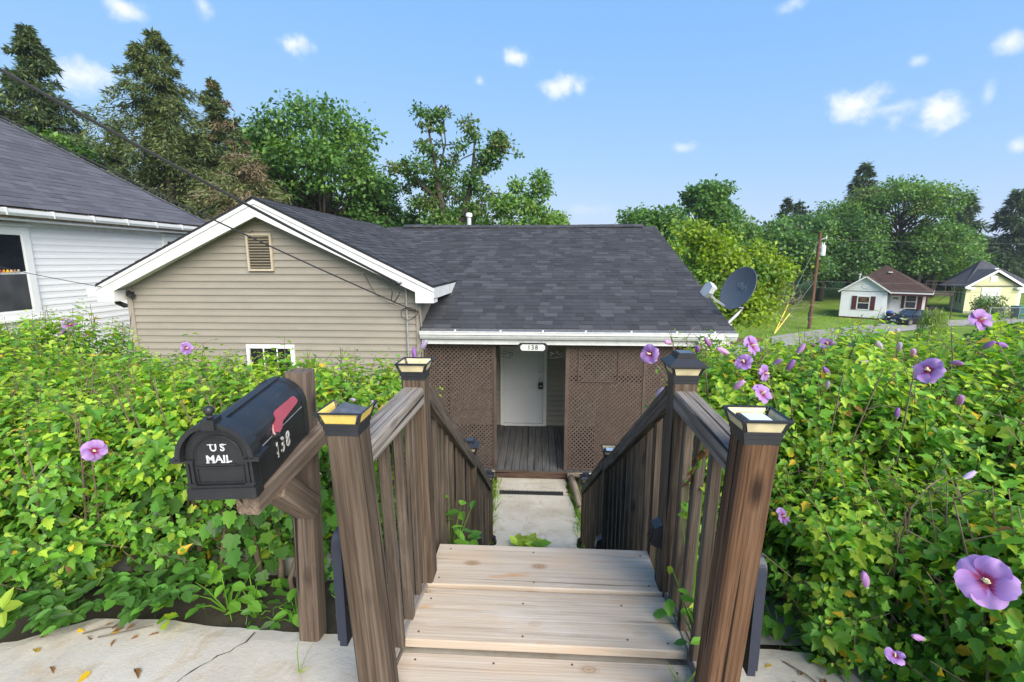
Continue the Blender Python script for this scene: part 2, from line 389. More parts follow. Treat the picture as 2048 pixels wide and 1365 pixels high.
def grassm(name, a, b, c):
    m = NM(name, .9, .15); v = m.coord(); n1 = m.noise(v, .35, 6, .65); n2 = m.noise(v, 9, 6, .75); n3 = m.noise(v, .12, 3, .5)
    f = m.math('ADD', m.math('MULTIPLY', n1, .5), m.math('MULTIPLY', n2, .5))
    cc = m.ramp(f, [(.38, a), (.5, b), (.61, c)])
    f3 = m.n('MapRange'); m.l(m.noise(v, .22, 5, .7, .4), f3.inputs[0]); f3.inputs[1].default_value = .58; f3.inputs[2].default_value = .74; f3.inputs[4].default_value = .6; cc = m.mix(f3.outputs[0], cc, (.20,.19,.06))
    m.col(cc); m.bump(n2, .9, .09); return m.m
M['grass'] = grassm('lawn', (.085,.15,.016), (.15,.24,.03), (.22,.31,.05))
M['soil'] = plain('dark_soil', (.05,.04,.028), .95, .4, 8, bump=.6)
def roadm():
    m = NM('old_asphalt', .9, .2); v = m.coord(); n1 = m.noise(v, .5, 6, .65); n2 = m.noise(v, 14, 5, .7)
    m.col(m.ramp(m.math('ADD', m.math('MULTIPLY', n1, .6), m.math('MULTIPLY', n2, .4)), [(.35, (.25,.23,.21)), (.65, (.37,.345,.32))])); m.bump(n2, .3, .02); return m.m
M['road'] = roadm()
def brownroof():
    m = NM('brown_shingle_roof', .95, .15); v = m.coord(); b = m.n('TexBrick'); m.l(v, b.inputs['Vector'])
    n = m.noise(v, 30, 4, .7); n1 = m.noise(v, 1.2, 4, .6)
    c = m.ramp(m.math('ADD', m.math('MULTIPLY', n, .6), m.math('MULTIPLY', n1, .4)), [(.35, (.045,.026,.022)), (.65, (.10,.062,.052))])
    m.col(c); m.bump(n, .6, .02); return m.m
M['brown_roof'] = brownroof()
def far_roof():
    m = NM('dark_grey_roof', .95, .15); v = m.coord(); n = m.noise(v, 25, 4, .7); n1 = m.noise(v, 1.2, 4, .6)
    m.col(m.ramp(m.math('ADD', m.math('MULTIPLY', n, .6), m.math('MULTIPLY', n1, .4)), [(.35, (.045,.046,.055)), (.65, (.10,.10,.115))])); m.bump(n, .5, .02); return m.m
M['far_roof'] = far_roof()
# leaves: (new growth with top sunlight painted in, mid, deep)
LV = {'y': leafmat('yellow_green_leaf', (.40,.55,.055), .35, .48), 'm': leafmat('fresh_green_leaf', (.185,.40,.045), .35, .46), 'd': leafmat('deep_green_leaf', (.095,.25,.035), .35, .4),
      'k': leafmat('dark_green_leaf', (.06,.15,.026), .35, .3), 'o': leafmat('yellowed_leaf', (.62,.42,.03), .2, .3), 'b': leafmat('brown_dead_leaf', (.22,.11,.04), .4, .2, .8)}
PET = leafmat('lavender_petal', (.50,.27,.62), .16, .35, .6, hue=(.58,.36,.70)); PETD = leafmat('violet_petal', (.36,.17,.52), .2, .3, .6); PETW = leafmat('pale_lilac_petal', (.55,.46,.72), .12, .35, .6)
def petalmat(name, c, c2):
    m = NM(name, .6, .3); tc = m.n('TexCoord'); sp = m.n('SeparateXYZ'); m.l(tc.outputs['Object'], sp.inputs[0])
    vn = m.noise(m.coord((26, 1.2, 1), rnd=3.0), 1.0, 3, .5); y = m.math('ADD', sp.outputs[1], m.math('MULTIPLY', m.math('SUBTRACT', vn, .5), .28))
    cc = m.ramp(y, [(.10, (.20,.004,.035)), (.22, (.34,.02,.10)), (.36, tuple(x*.85 for x in c)), (.9, c2)])
    cc = m.mix(m.math('MULTIPLY', vn, .25), cc, tuple(x*.7 for x in c)); m.col(cc)
    t = m.n('BsdfTranslucent'); m.l(cc, t.inputs[0]); ms = m.n('MixShader'); ms.inputs[0].default_value = .35
    m.l(m.b.outputs[0], ms.inputs[1]); m.l(t.outputs[0], ms.inputs[2]); m.l(ms.outputs[0], m.out.inputs[0]); return m.m
PT1 = petalmat('lavender_bloom_petal', (.47,.24,.62), (.56,.34,.70)); PT2 = petalmat('violet_bloom_petal', (.38,.18,.55), (.46,.26,.62))
M['eye'] = plain('crimson_eye', (.28,.012,.06), .6, .2, 40); M['stamen'] = plain('cream_stamen', (.75,.68,.42), .7, .1, 60)
M['bud'] = leafmat('green_bud', (.22,.34,.05), .3, .1, .5)
TR = {'mid': leafmat('broadleaf_mid', (.115,.235,.05), .45, .38), 'lite': leafmat('broadleaf_light', (.18,.31,.05), .4, .35), 'dark': leafmat('broadleaf_dark', (.065,.15,.036), .45, .3),
      'yel': leafmat('broadleaf_yellow_green', (.27,.37,.024), .35, .38), 'con': leafmat('conifer_needles', (.075,.125,.05), .4, .25, .8), 'conb': leafmat('blue_conifer_needles', (.055,.095,.052), .4, .2, .8),
      'hem': leafmat('hemlock_needles', (.16,.195,.07), .4, .3, .8), 'olive': leafmat('olive_leaf', (.14,.18,.05), .4, .25), 'ivy': leafmat('ivy_leaf', (.09,.19,.03), .4, .3), 'dead': leafmat('dry_needles', (.20,.155,.09), .3, .1, .9)}

# ------------------------------------------------------------------ foliage builder
def tmpl(half, fold=.18, droop=.12):
    """leaf outline from right-hand half (x>=0, y along the leaf); two faces meeting on the midrib"""
    n = len(half); V = [(0, 0, 0)]; mid = [0]
    ys = [p[1] for p in half]  # yellower towards the top: new growth, plus sun painted into the leaf tone
    V = [(0,0,0), (0,1,-droop)]
    Rr = [(x, y, abs(x)*fold - droop*y*y) for x, y in half]; Ll = [(-x, y, z) for x, y, z in Rr]
    V += Rr + Ll
    f1 = tuple([0] + [2+i for i in range(n)] + [1]); f2 = tuple([0, 1] + [2+n+i for i in range(n-1, -1, -1)])
    return np.array(V, float), [f1, f2]
HIB = tmpl([(.10,.03),(.27,.16),(.24,.27),(.40,.44),(.25,.47),(.27,.61),(.15,.66),(.14,.81),(.06,.87)], .22, .18)
HIB2 = tmpl([(.12,.04),(.31,.20),(.26,.33),(.36,.47),(.19,.60),(.10,.83)], .3, .25)
OVAL = tmpl([(.16,.1),(.30,.36),(.22,.72)], .2, .15)
GRAPE = tmpl([(.2,-.08),(.46,.02),(.40,.2),(.56,.42),(.38,.5),(.36,.72),(.18,.72),(.1,.9)], .08, .1)
SPRAY = (np.array([(0,0,0),(.13,.4,.03),(0,1,-.06),(-.13,.4,.03)], float), [(0,1,2),(0,2,3)])
CARD = (np.array([(0,0,0),(.33,.45,.1),(0,1,0),(-.33,.45,.1)], float), [(0,1,2),(0,2,3)])
NEED = (np.array([(-.11,0,0),(.11,0,0),(.07,1,-.1),(-.07,1,-.1)], float), [(0,1,2,3)])
BLADE = (np.array([(-.03,0,0),(.03,0,0),(.022,.55,.03),(-.022,.55,.03),(0,1,-.08)], float), [(0,1,2,3),(3,2,4)])

def frames(D, Nn):
    D = D/np.maximum(np.linalg.norm(D, axis=1, keepdims=True), 1e-9)
    Nn = Nn - D*np.sum(D*Nn, axis=1, keepdims=True)
    Nn = Nn/np.maximum(np.linalg.norm(Nn, axis=1, keepdims=True), 1e-9)
    return np.cross(D, Nn), D, Nn
def leaf_mesh(name, P, D, Nn, S, tm, mats, mi):
    V, F = tm; X, Y, Zz = frames(D, Nn); n = len(P); k = len(V)
    W = P[:, None, :] + S[:, None, None]*(V[None, :, 0, None]*X[:, None, :] + V[None, :, 1, None]*Y[:, None, :] + V[None, :, 2, None]*Zz[:, None, :])
    W = W.reshape(-1, 3)
    base = np.concatenate([np.array(f) for f in F]); tot = np.array([len(f) for f in F])
    loops = (np.arange(n)[:, None]*k + base[None, :]).ravel()
    tots = np.tile(tot, n); starts = np.concatenate([[0], np.cumsum(tots)[:-1]])
    me = bpy.data.meshes.new(name); me.vertices.add(len(W)); me.vertices.foreach_set('co', W.ravel().astype(np.float32))
    me.loops.add(len(loops)); me.loops.foreach_set('vertex_index', loops.astype(np.int32))
    me.polygons.add(len(tots)); me.polygons.foreach_set('loop_start', starts.astype(np.int32)); me.polygons.foreach_set('loop_total', tots.astype(np.int32))
    for m in mats: me.materials.append(m)
    me.polygons.foreach_set('material_index', np.repeat(mi, len(F)).astype(np.int32))
    me.update(calc_edges=True); return me
_one = {}
def one_leaf(tmk, tm, mat):
    k = (tmk, mat.name)
    if k not in _one:
        me = bpy.data.meshes.new('leaf'); me.from_pydata([tuple(v) for v in tm[0]], [], tm[1]); me.materials.append(mat); me.update(); _one[k] = me
    return _one[k]
def rv(rng, n): 
    a = rng.normal(size=(n, 3)); return a/np.linalg.norm(a, axis=1, keepdims=True)
def sm(a, b, x): t = min(1, max(0, (x-a)/(b-a))); return t*t*(3-2*t)

# ================================================================== SETTING
def ter(x, y):
    if y < 1.7: z = -.16
    else: z = -.16 - 2.31*min(1, max(0, (y-2.1)/3.8))
    q = sm(9, 32, .8*y + .3*max(x, 0)); r = sm(-7, 8, x)
    z -= q*(r*2.33 + (1-r)*1.2)
    if x > 2.6 and y < 9: z += .5*sm(2.6, 6, x)*(1-sm(5, 9, y))*sm(1.7, 4, y)
    if y > 52: z += sm(52, 130, y)*3.0
    return z
xs = [-400,-200,-110,-70] + [-50+2.5*i for i in range(16)] + [-10+.5*i for i in range(41)] + [12+2.5*i for i in range(28)] + [90,120,170,300,500]
ys = [-60,-20,-8,-3,0] + [1+.3*i for i in range(20)] + [7+.7*i for i in range(12)] + [16+2*i for i in range(42)] + [110,140,200,320,600]
mb = MB(); nx = len(xs)
for y in ys:
    for x in xs: mb.v.append((x, y, ter(x, y)))
for j in range(len(ys)-1):
    for i in range(nx-1): mb.f.append((j*nx+i, j*nx+i+1, (j+1)*nx+i+1, (j+1)*nx+i)); mb.m.append(0)
ground = struct(put0('ground', mb, M['grass'], smooth=True))

# far wooded hills
rng = np.random.default_rng(5); mb = MB(); K = 60
prof = [12+10*math.sin(i*.37)+8*math.sin(i*.91+1)+ (26 if i < 26 else 6) for i in range(K)]
for i in range(K):
    a = R(-75+150*i/(K-1)); dx, dy = math.sin(a), math.cos(a)
    for rr, h in ((330, -8), (430, prof[i]*.62), (520, prof[i]), (640, -20)): mb.v.append((dx*rr, dy*rr, h))
for i in range(K-1):
    for j in range(3): mb.f.append((i*4+j, (i+1)*4+j, (i+1)*4+j+1, i*4+j+1)); mb.m.append(0)
hm = NM('far_forest', .95, .1); hv = hm.coord(); hn = hm.noise(hv, .08, 8, .7)
hm.col(hm.ramp(hn, [(.35, (.03,.06,.025)), (.65, (.08,.13,.04))])); hm.bump(hn, 1, 6)
struct(put0('hills', mb, hm.m, smooth=True))

# street sidewalk with an uneven broken edge
rnd = random.Random(3)
def slab(name, xa, xb, yn, edge, zt, zb, mat, step=.05, parent=None):
    mb = MB(); n = int((xb-xa)/step)
    cols = []
    for i in range(n+1):
        x = xa+(xb-xa)*i/n; e = edge(x)+rnd.uniform(-.006, .006)
        b = len(mb.v)
        mb.v += [(x, yn, zt), (x, e-.07, zt+rnd.uniform(-.001,.002)), (x, e-.012, zt-.004+rnd.uniform(-.004,.002)), (x, e, zt-.022+rnd.uniform(-.006,.006)), (x, e-rnd.uniform(0,.02), (zt+zb)/2), (x, e-.02, zb)]
        cols.append(b)
    for i in range(n):
        for j in range(5):
            a, b = cols[i]+j, cols[i+1]+j; mb.f.append((a, b, b+1, a+1)); mb.m.append(0)
    return put0(name, mb, mat, parent)
def lerp_pts(pts):
    def f(x):
        for (x0, y0), (x1, y1) in zip(pts, pts[1:]):
            if x <= x1: t = max(0, (x-x0)/(x1-x0)); return y0+(y1-y0)*t
        return pts[-1][1]
    return f
sw = struct(slab('sidewalk', -6, 7, -4, lerp_pts([(-6,1.34),(-2.6,1.46),(-2.1,1.57),(-1.9,1.71),(-1.6,1.715),(-1.3,1.69),(-.75,1.68),(.75,1.71),(1.2,1.69),(7,1.65)]), -.07, -.40, M['walk']))
# crack across the slab: a flat dark strip on top, its shaded depth painted by colour
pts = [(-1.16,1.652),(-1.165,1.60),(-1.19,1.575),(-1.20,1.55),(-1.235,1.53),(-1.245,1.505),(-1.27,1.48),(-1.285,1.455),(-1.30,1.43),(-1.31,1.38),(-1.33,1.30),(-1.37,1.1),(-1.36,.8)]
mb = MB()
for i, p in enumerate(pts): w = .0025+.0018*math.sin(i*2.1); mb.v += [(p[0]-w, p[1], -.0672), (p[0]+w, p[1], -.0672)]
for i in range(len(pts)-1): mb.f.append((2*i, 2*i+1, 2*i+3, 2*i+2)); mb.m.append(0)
put0('crack', mb, plain('crack_dark', (.05,.04,.03), .95, .3, 60), sw)
mb = MB(); mb.prism([(2.12,-.5),(2.12,-.075),(2.135,-.06),(2.5,-.055),(2.52,-.5)], -3.4, -.70, 'x'); struct(put0('retaining_ledge', mb, M['found']))
struct(slab('ledge_slab', .72, 3.2, 1.74, lambda x: 2.05, -.10, -.6, M['found']))
for xa, xb in ((-5.5,-.66),(.70,5.5)):
    mb = MB(); nn = 40
    for i in range(nn+1):
        x = xa+(xb-xa)*i/nn
        for y in (1.55,1.75,1.95,2.2,2.5,2.8,3.2): mb.v.append((x, y+rnd.uniform(-.03,.03)*(y > 3), ter(x, y)+.035+rnd.uniform(-.012,.012)))
    for i in range(nn):
        for j in range(6): q = i*7+j; mb.f.append((q, q+7, q+8, q+1)); mb.m.append(0)
    struct(put0('planting_bed', mb, M['soil'], smooth=True))
# front path, broken into slabs with worn edges
def pathslab(name, y0, y1, x0a, x1a, x0b, x1b, zt):
    mb = MB(); n = 14; rr = random.Random(int(y0*100)); vs = []
    for i in range(n+1):
        t = i/n; y = y0+(y1-y0)*t
        a = x0a+(x0b-x0a)*t+rr.uniform(-.025,.025); b = x1a+(x1b-x1a)*t+rr.uniform(-.025,.025)
        for x, z in ((a-.01, zt-.2), (a, zt-.012), (a+.03, zt), ((a+b)/2, zt+rr.uniform(-.004,.004)), (b-.03, zt), (b, zt-.012), (b+.01, zt-.2)): mb.v.append((x, y, z))
    for i in range(n):
        for j in range(6): q = i*7+j; mb.f.append((q, q+1, q+8, q+7)); mb.m.append(0)
    mb.f.append(tuple(range(7))); mb.m.append(0); mb.f.append(tuple(n*7+j for j in range(6, -1, -1))); mb.m.append(0)
    return put0(name, mb, M['walk2'])
struct(pathslab('path', 5.3, 7.33, -.64, .82, -.70, .54, -2.42))
struct(pathslab('path', 7.34, 7.93, -.70, .52, -.72, .52, -2.40))
mb = MB(); mb.box(-.62,.45,7.325,7.385,-2.42,-2.385)
for i in range(42): x = -.615+i*.0255; mb.box(x, x+.013, 7.318, 7.392, -2.385, -2.370)
tag(put0('rubber_edging', mb, M['rubber']), 'narrow black ribbed rubber strip laid across the concrete path', 'mat')

# road on the right and its gravel-worn verge
la = [(7,26),(12,32.6),(16.33,36.57),(19.6,39.9),(24.5,43.2),(30,46.4),(35.2,49.0),(44,52.2),(53.5,54.5),(75,57),(140,60)]
lb = [(9,24),(13.4,30.6),(16.8,34.6),(20.7,36.4),(25.7,39.7),(30.4,42.4),(39.6,47.0),(45,48.8),(54,51.1),(76,53.4),(140,56)]
mb = MB(); 
def dens(p, k=6):
    o = []
    for a, b in zip(p, p[1:]):
        for i in range(k): t = i/k; o.append((a[0]+(b[0]-a[0])*t, a[1]+(b[1]-a[1])*t))
    return o+[p[-1]]
A_, B_ = dens(la), dens(lb)
for a, b in zip(A_, B_):
    for t in (0, .33, .67, 1): x, y = a[0]+(b[0]-a[0])*t, a[1]+(b[1]-a[1])*t; mb.v.append((x+rnd.uniform(-.06,.06), y+rnd.uniform(-.06,.06), ter(x, y)+.045))
for i in range(len(A_)-1):
    for j in range(3): q = i*4+j; mb.f.append((q, q+1, q+5, q+4)); mb.m.append(0)
struct(put0('road', mb, M['road']))

# ================================================================== STAIRS
XL = {'A': -.56, 'B': -.525, 'M': -.565, 'C': -.61}; XR = {'A': .615, 'B': .605, 'M': .61, 'C': .62}
YP = {'A': 1.30, 'B': 1.94, 'M': 3.75, 'C': 5.55}
ZT = {'A': .955, 'B': .955, 'M': -.165, 'C': -1.30}
ZB = {'A': -.5, 'B': -.9, 'M': -1.9, 'C': -2.44}
st = thing('wooden_staircase', 'weathered brown wooden staircase with picket railings leading down to the porch', 'stairs', (0.03, 1.3, -.03))
P4 = .097
for side, XX in (('l', XL), ('r', XR)):
    for k in 'ABMC':
        lean = {'A': -.088, 'B': -.02}.get(k, 0)*(1 if side == 'r' else -1)
        zb = ZB[k]
        beam('post', (XX[k]+lean*(0 - zb)/1 if 0 else XX[k]+lean, YP[k], zb), (XX[k], YP[k], ZT[k]), P4, P4, M['red_post'] if (side == 'r' and k == 'A') else M['post'], st, up=(0,1,0), c=.006)
    # level rail A-B, wide and grey with age
    beam('handrail', (XX['A'], YP['A']+.045, .855), (XX['B'], YP['B']-.045, .885), .092, .078, M['rail'], st, c=.008)
    beam('bottom_rail', (XX['A']+(.0), YP['A']+.045, -.02), (XX['B'], YP['B']-.045, -.02), .075, .05, M['rail'], st)
    n = 4
    for i in range(n):
        t = (i+.75)/(n+.5); x = XX['A']+(XX['B']-XX['A'])*t; y = YP['A']+(YP['B']-YP['A'])*t
        rj = rnd.uniform(-.006, .006)
        beam('baluster', (x+rj-(.04 if side=='r' else -.04)*(1-t), y, .0), (x, y, .82), .038, .038, M['baluster'], st, up=(0,1,0))
    # sloping flights
    for a, b, n in (('B', 'M', 10), ('M', 'C', 9)):
        pa = Vector((XX[a], YP[a]+.045, ZT[a]-.075)); pb = Vector((XX[b], YP[b]-.045, ZT[b]-.06))
        inn = -.03 if side == 'r' else .03
        beam('handrail', pa+Vector((inn,0,0)), pb+Vector((inn,0,0)), .04, .088, M['baluster'], st)
        dz = 1.00
        qa = Vector((XX[a], YP[a]+.045, ZT[a]-dz)); qb = Vector((XX[b], YP[b]-.045, ZT[b]-dz))
        beam('bottom_rail', qa, qb, .07, .045, M['rail'], st)
        for i in range(n):
            t = (i+.8)/(n+.6); pt = pa+(pb-pa)*t; qt = qa+(qb-qa)*t; j = rnd.uniform(-.005, .005)
            beam('baluster', (qt.x+j, qt.y, qt.z+.02), (pt.x, pt.y, pt.z-.02), .038, .038, M['baluster'], st, up=(0,1,0))
    beam('stringer', (XX['B'], 2.1, -.25), (XX['C'], 5.75, -2.50), .04, .26, M['baluster'], st)
# landing boards, near to far, each a touch higher than the last
for y0, y1, z, xa, xb in ((1.02,1.287,-.042,-.52,.585),(1.293,1.562,-.040,-.515,.58),(1.578,1.842,0,-.505,.572),(1.848,1.882,-.006,-.50,.565),(1.888,2.195,.008,-.495,.56)):
    beam('deck_board', (xa, (y0+y1)/2, z-.02), (xb, (y0+y1)/2, z-.02), y1-y0, .038, M['deck'], st, c=.005)
beam('riser', (-.49, 2.16, -.13), (.55, 2.16, -.13), .03, .22, M['deck'], st)
nst = 12
for i in range(1, nst):
    z = -i*2.42/nst; y = 2.19+(i-.5)*.305
    beam('tread', (-.52, y, z-.02), (.575, y, z-.02), .29, .038, M['deck'], st)
    beam('riser', (-.52, y-.15, z+.07), (.575, y-.15, z+.07), .02, .16, M['baluster'], st)
# nail heads with rust in the boards
nm = MB().lathe([(.0045,0),(.0045,.001),(.002,.0016)], 8).mesh('nail', plain('rusty_nail', (.09,.05,.03), .8, .3, 60))
for z, yy, xl in ((.008,(1.93,2.15),(-.45,-.02,.5)),(0,(1.62,1.80),(-.45,-.06,.36,.52)),(-.040,(1.34,1.53),(-.46,-.15,.13,.53))):
    for y in yy:
        for x in xl: put('nail', nm, st, (x+rnd.uniform(-.02,.02), y+rnd.uniform(-.01,.01), z-.001))

# ------------------------------------------------------------------ post-cap lights
def caplight(x, y, z, kind, label):
    t = thing('post_cap_light', label, 'light', (x, y, z), 0, 'solar caps on the stair posts')
    def at(mb): return mb
    b = .049; f = .066; h0 = .016; h1 = .050
    m = MB(); m.box(-b, b, -b, b, -.022, -.004); m.box(-b-.003, b+.003, -b-.003, b+.003, -.004, .009); m.box(-b-.006, b+.006, -b-.006, b+.006, .009, h0)
    putl('collar', m, M['cap_black'], t)
    # curved flared panels
    def ring(s): return [(-s,-s),(s,-s),(s,s),(-s,s)]
    lv = [(b+.004, h0), (b+.007, h0+.010), (f-.006, h0+.024), (f, h1)]
    broke = kind == 'broken'
    for k in range(4):
        pm = MB()
        for s, zz in lv:
            q = ring(s); a = Vector((*q[k], zz)); c = Vector((*q[(k+1) % 4], zz))
            dr = (c-a).normalized()*.009; pm.v += [a+dr, c-dr, (a+dr)*.965+Vector((0,0,zz*.035)), (c-dr)*.965+Vector((0,0,zz*.035))]
        pm.v = [tuple(v) for v in pm.v]
        for i in range(3):
            o = i*4; pm.f += [(o, o+1, o+5, o+4), (o+3, o+2, o+6, o+7)]; pm.m += [0, 0]
        pm.f.append((12, 13, 15, 14)); pm.m.append(0)
        if broke and k == 2: continue
        putl('side_panel', pm, M['panel_y'] if broke else M['panel'], t)
    cm = MB()
    for q in range(4):
        pts = [Vector((*ring(s*.99)[q], zz)) for s, zz in lv]
        cm.tube(pts, .005, 4)
    if not broke:
        q = ring(f)
        for i in range(4): cm.tube([(*q[i], h1), (*q[(i+1) % 4], h1)], .0045, 4)
    else:
        q = ring(f)
        for i in (0, 1, 3): cm.tube([(*q[i], h1), (*q[(i+1) % 4], h1)], .003, 4)
    putl('frame', cm, M['cap_black'], t)
    fm = MB(); fm.box(-b, b, -b, b, h0-.004, h0+.002); putl('floor_plate', fm, M['cap_black'], t)
    if kind == 'tray':
        m = MB(); m.prism([(-.044,h0+.002),(.044,h0+.002),(.038,h0+.024),(-.038,h0+.024)], -.042, .042); putl('battery_box', m, M['cap_black'], t)
        m = MB(); m.box(-.031,.031,-.031,.031,h0+.0245,h0+.027); putl('solar_panel', m, M['solar_pale'], t)
    if kind == 'broken':
        m = MB(); m.add([(-.05,-.05,h0+.012),(.05,-.052,h0+.005),(.052,.05,h0+.012),(-.03,.05,h0+.03),(-.05,-.05,h0+.016),(.05,-.052,h0+.009),(.052,.05,h0+.016),(-.03,.05,h0+.034)], [(3,2,1,0),(4,5,6,7),(0,1,5,4),(1,2,6,5),(2,3,7,6),(3,0,4,7)])
        putl('loose_panel', m, plain('scuffed_grey_cell', (.10,.105,.12), .35, .5, 18), t)
    if kind == 'closed':
        m = MB(); g = f+.010
        vs = [(-g,-g,h1),(g,-g,h1),(g,g,h1),(-g,g,h1),(-g,-g,h1+.008),(g,-g,h1+.008),(g,g,h1+.008),(-g,g,h1+.008),(-.045,-.045,h1+.032),(.045,-.045,h1+.032),(.045,.045,h1+.032),(-.045,.045,h1+.032)]
        m.add(vs, [(3,2,1,0),(0,1,5,4),(1,2,6,5),(2,3,7,6),(3,0,4,7),(4,5,9,8),(5,6,10,9),(6,7,11,10),(7,4,8,11),(8,9,10,11)])
        putl('lid', m, M['cap_black'], t)
        m = MB(); m.prism([(-.042,h1+.032),(.042,h1+.032),(.034,h1+.052),(-.034,h1+.052)], -.042, .042); putl('battery_box', m, M['cap_black'], t)
        m = MB(); m.box(-.028,.028,-.032,.032,h1+.0525,h1+.0545); putl('solar_panel', m, M['solar'], t)
    return t
CL = {'lA': ('broken', 'broken open post cap light with yellow panels on the nearest left post'), 'lB': ('empty', 'empty open cap light on the tall left post at the stair top'),
      'lM': ('closed', 'dark closed cap light halfway down the left stair rail'), 'lC': ('closed', 'small dark cap light at the foot of the left stair rail'),
      'rA': ('tray', 'open cap light with white solar cell on the nearest right post'), 'rB': ('closed', 'complete black cap light with lid on the right post among the flowers'),
      'rM': ('tray', 'open yellowish cap light halfway down the right stair rail'), 'rC': ('closed', 'dark cap light at the foot of the right rail beside the bucket')}
for side, XX in (('l', XL), ('r', XR)):
    for k in 'ABMC': caplight(XX[k], YP[k], ZT[k]+.021, *CL[side+k])
# small wedge lights on the inner post faces
def steplight(x, y, z, s, label):
    t = thing('step_light', label, 'light', (x, y, z), 0, 'small solar lights on the stair posts')
    m = MB(); m.prism([(0,-.06),(0,.05),(s*.035,.03),(s*.05,-.045),(s*.02,-.06)], -.035, .035); putl('housing', m, M['cap_black'], t)
    m = MB(); m.add([(s*.0362,-.028,.03),(s*.0362,.028,.03),(s*.0512,.028,-.04),(s*.0512,-.028,-.04)], [(0,1,2,3),(3,2,1,0)]); putl('solar_panel', m, M['solar'], t)
steplight(XR['B']-P4/2-.006, 1.94, .27, -1, 'small black wedge light on the tall right post near the landing')
steplight(XR['M']-P4/2, 3.75, -.95, -1, 'small black wedge light on the middle right stair post')
steplight(XR['C']-P4/2, 5.55, -2.12, -1, 'small black wedge light on the lowest right stair post')
steplight(XL['M']+P4/2, 3.75, -.95, 1, 'small black wedge light on the middle left stair post')
steplight(XL['C']+P4/2, 5.55, -2.12, 1, 'small black wedge light on the lowest left stair post')
def plaque(x, y, z0, z1, s, label):
    t = thing('house_plaque', label, 'plaque', (x, y, z0))
    h = z1-z0; m = MB(); pr = [(-.032,0),(.032,0),(.032,h-.04)] + [(.032*math.cos(R(a)), h-.04+.04*math.sin(R(a))) for a in range(15, 180, 15)] + [(-.032,h-.04)]
    m.prism(pr, -.012, .012, 'x'); putl('board', m, M['navy'], t)
    m = MB(); m.prism([(p[0]*.88, .015+p[1]*.93) for p in pr], min(s*.0125, s*.02), max(s*.0125, s*.02), 'x'); putl('face', m, M['navy'], t)
    m = MB(); m.box(-.014,.014,-.02,.02,h*.3,h*.34); putl('bracket', m, M['black_metal'], t)
plaque(XL['A']-.058, 1.33, .22, .62, -1, 'dark navy plaque hung on the outer side of the nearest left post')
plaque(XR['A']+.055, 1.33, .18, .58, 1, 'dark navy plaque hung on the outer side of the nearest right post')

# ================================================================== MAILBOX
def text(name, s, size, mat, parent, M4, ext=.0008, sx=1.0):
    cu = bpy.data.curves.new('txt', 'FONT'); cu.body = s; cu.size = size; cu.extrude = ext; cu.align_x = 'CENTER'; cu.align_y = 'CENTER'; cu.resolution_u = 3; cu.offset = size*.018
    tmp = bpy.data.objects.new('txt', cu); C.objects.link(tmp); bpy.context.view_layer.update()
    me = bpy.data.meshes.new_from_object(tmp.evaluated_get(bpy.context.evaluated_depsgraph_get())); bpy.data.objects.remove(tmp)
    me.transform(M4 @ Matrix.Diagonal((sx,1,1,1))); me.materials.clear(); me.materials.append(mat)
    for p in me.polygons: p.material_index = 0
    o = put(name, me, parent, (0,0,0), world=False); return o
mp = thing('mailbox_post', 'weathered wooden mailbox post with cross arm and diagonal brace', 'post', (-.897, 1.66, -.06))
beam('post', (-.925,1.66,-.5), (-.888,1.66,1.045), .084, .084, M['mailwood'], mp, up=(0,1,0), c=.008)
beam('arm', (-.845,1.23,.748), (-.850,1.86,.80), .07, .074, M['mailwood'], mp, c=.008)
beam('brace', (-.855,1.38,.735), (-.875,1.62,.52), .085, .085, M['mailwood'], mp, c=.006)
mbx = thing('mailbox', 'black arched metal mailbox with red flag and worn 138 lettering', 'mailbox', (-.890, 1.20, .795), R(7))
mbx.rotation_euler = (R(4), 0, R(7))
W2, HW, LN = .092, .116, .41        # half width, wall height, length ; local -y is the door
def arch(s, top=0, n=14): 
    p = [(-W2*s, 0), (W2*s, 0)]
    return p + [(W2*s*math.cos(math.pi*i/n), HW+(W2*1.03*s+top)*math.sin(math.pi*i/n)) for i in range(n+1)]
m = MB(); m.prism(arch(1), .03, LN); putl('body', m, M['mail_black'], mbx)
m = MB(); m.prism(arch(1.035), .385, LN+.006); m.prism(arch(.6), LN+.006, LN+.012); putl('back_rim', m, M['mail_black'], mbx)
m = MB(); m.prism(arch(.97), -.0, .03)
dr = put('door', m.mesh('door', M['mail_black']), mbx, (0,0,0), world=False)
n = 16; m = MB()        # hood over the door
o1 = [(W2*1.0*math.cos(math.pi*i/n), HW+W2*1.03*math.sin(math.pi*i/n)) for i in range(n+1)]
o2 = [(W2*1.14*math.cos(math.pi*i/n), HW+W2*1.17*math.sin(math.pi*i/n)) for i in range(n+1)]
for i in range(n):
    q = [o1[i], o2[i], o2[i+1], o1[i+1]]; m.add([(p[0], y, p[1]) for y in (-.022, .028) for p in q], [(0,1,2,3),(7,6,5,4),(1,5,6,2),(0,3,7,4),(0,4,5,1),(2,6,7,3)])
m.box(-W2*1.28, -W2*.98, -.022, .05, HW-.008, HW+.004); m.box(W2*.98, W2*1.28, -.022, .05, HW-.008, HW+.004); putl('hood', m, M['mail_black'], mbx, False)
m = MB(); m.box(-W2*1.02, W2*1.02, -.012, .035, -.012, .022); m.box(-W2*.96, W2*.96, -.008, .03, .022, .03); putl('sill', m, M['mail_black'], mbx)
m = MB()
for s in (-1, 1):
    for dx in (.086, .074): m.tube([(s*dx,-.004,.03),(s*dx,-.004,HW-.012)], .0045, 6)
    m.box(s*.080-.013, s*.080+.013, -.008, .0, HW-.016, HW-.008); m.box(s*.080-.014, s*.080+.014, -.009, .0, .03, .036)
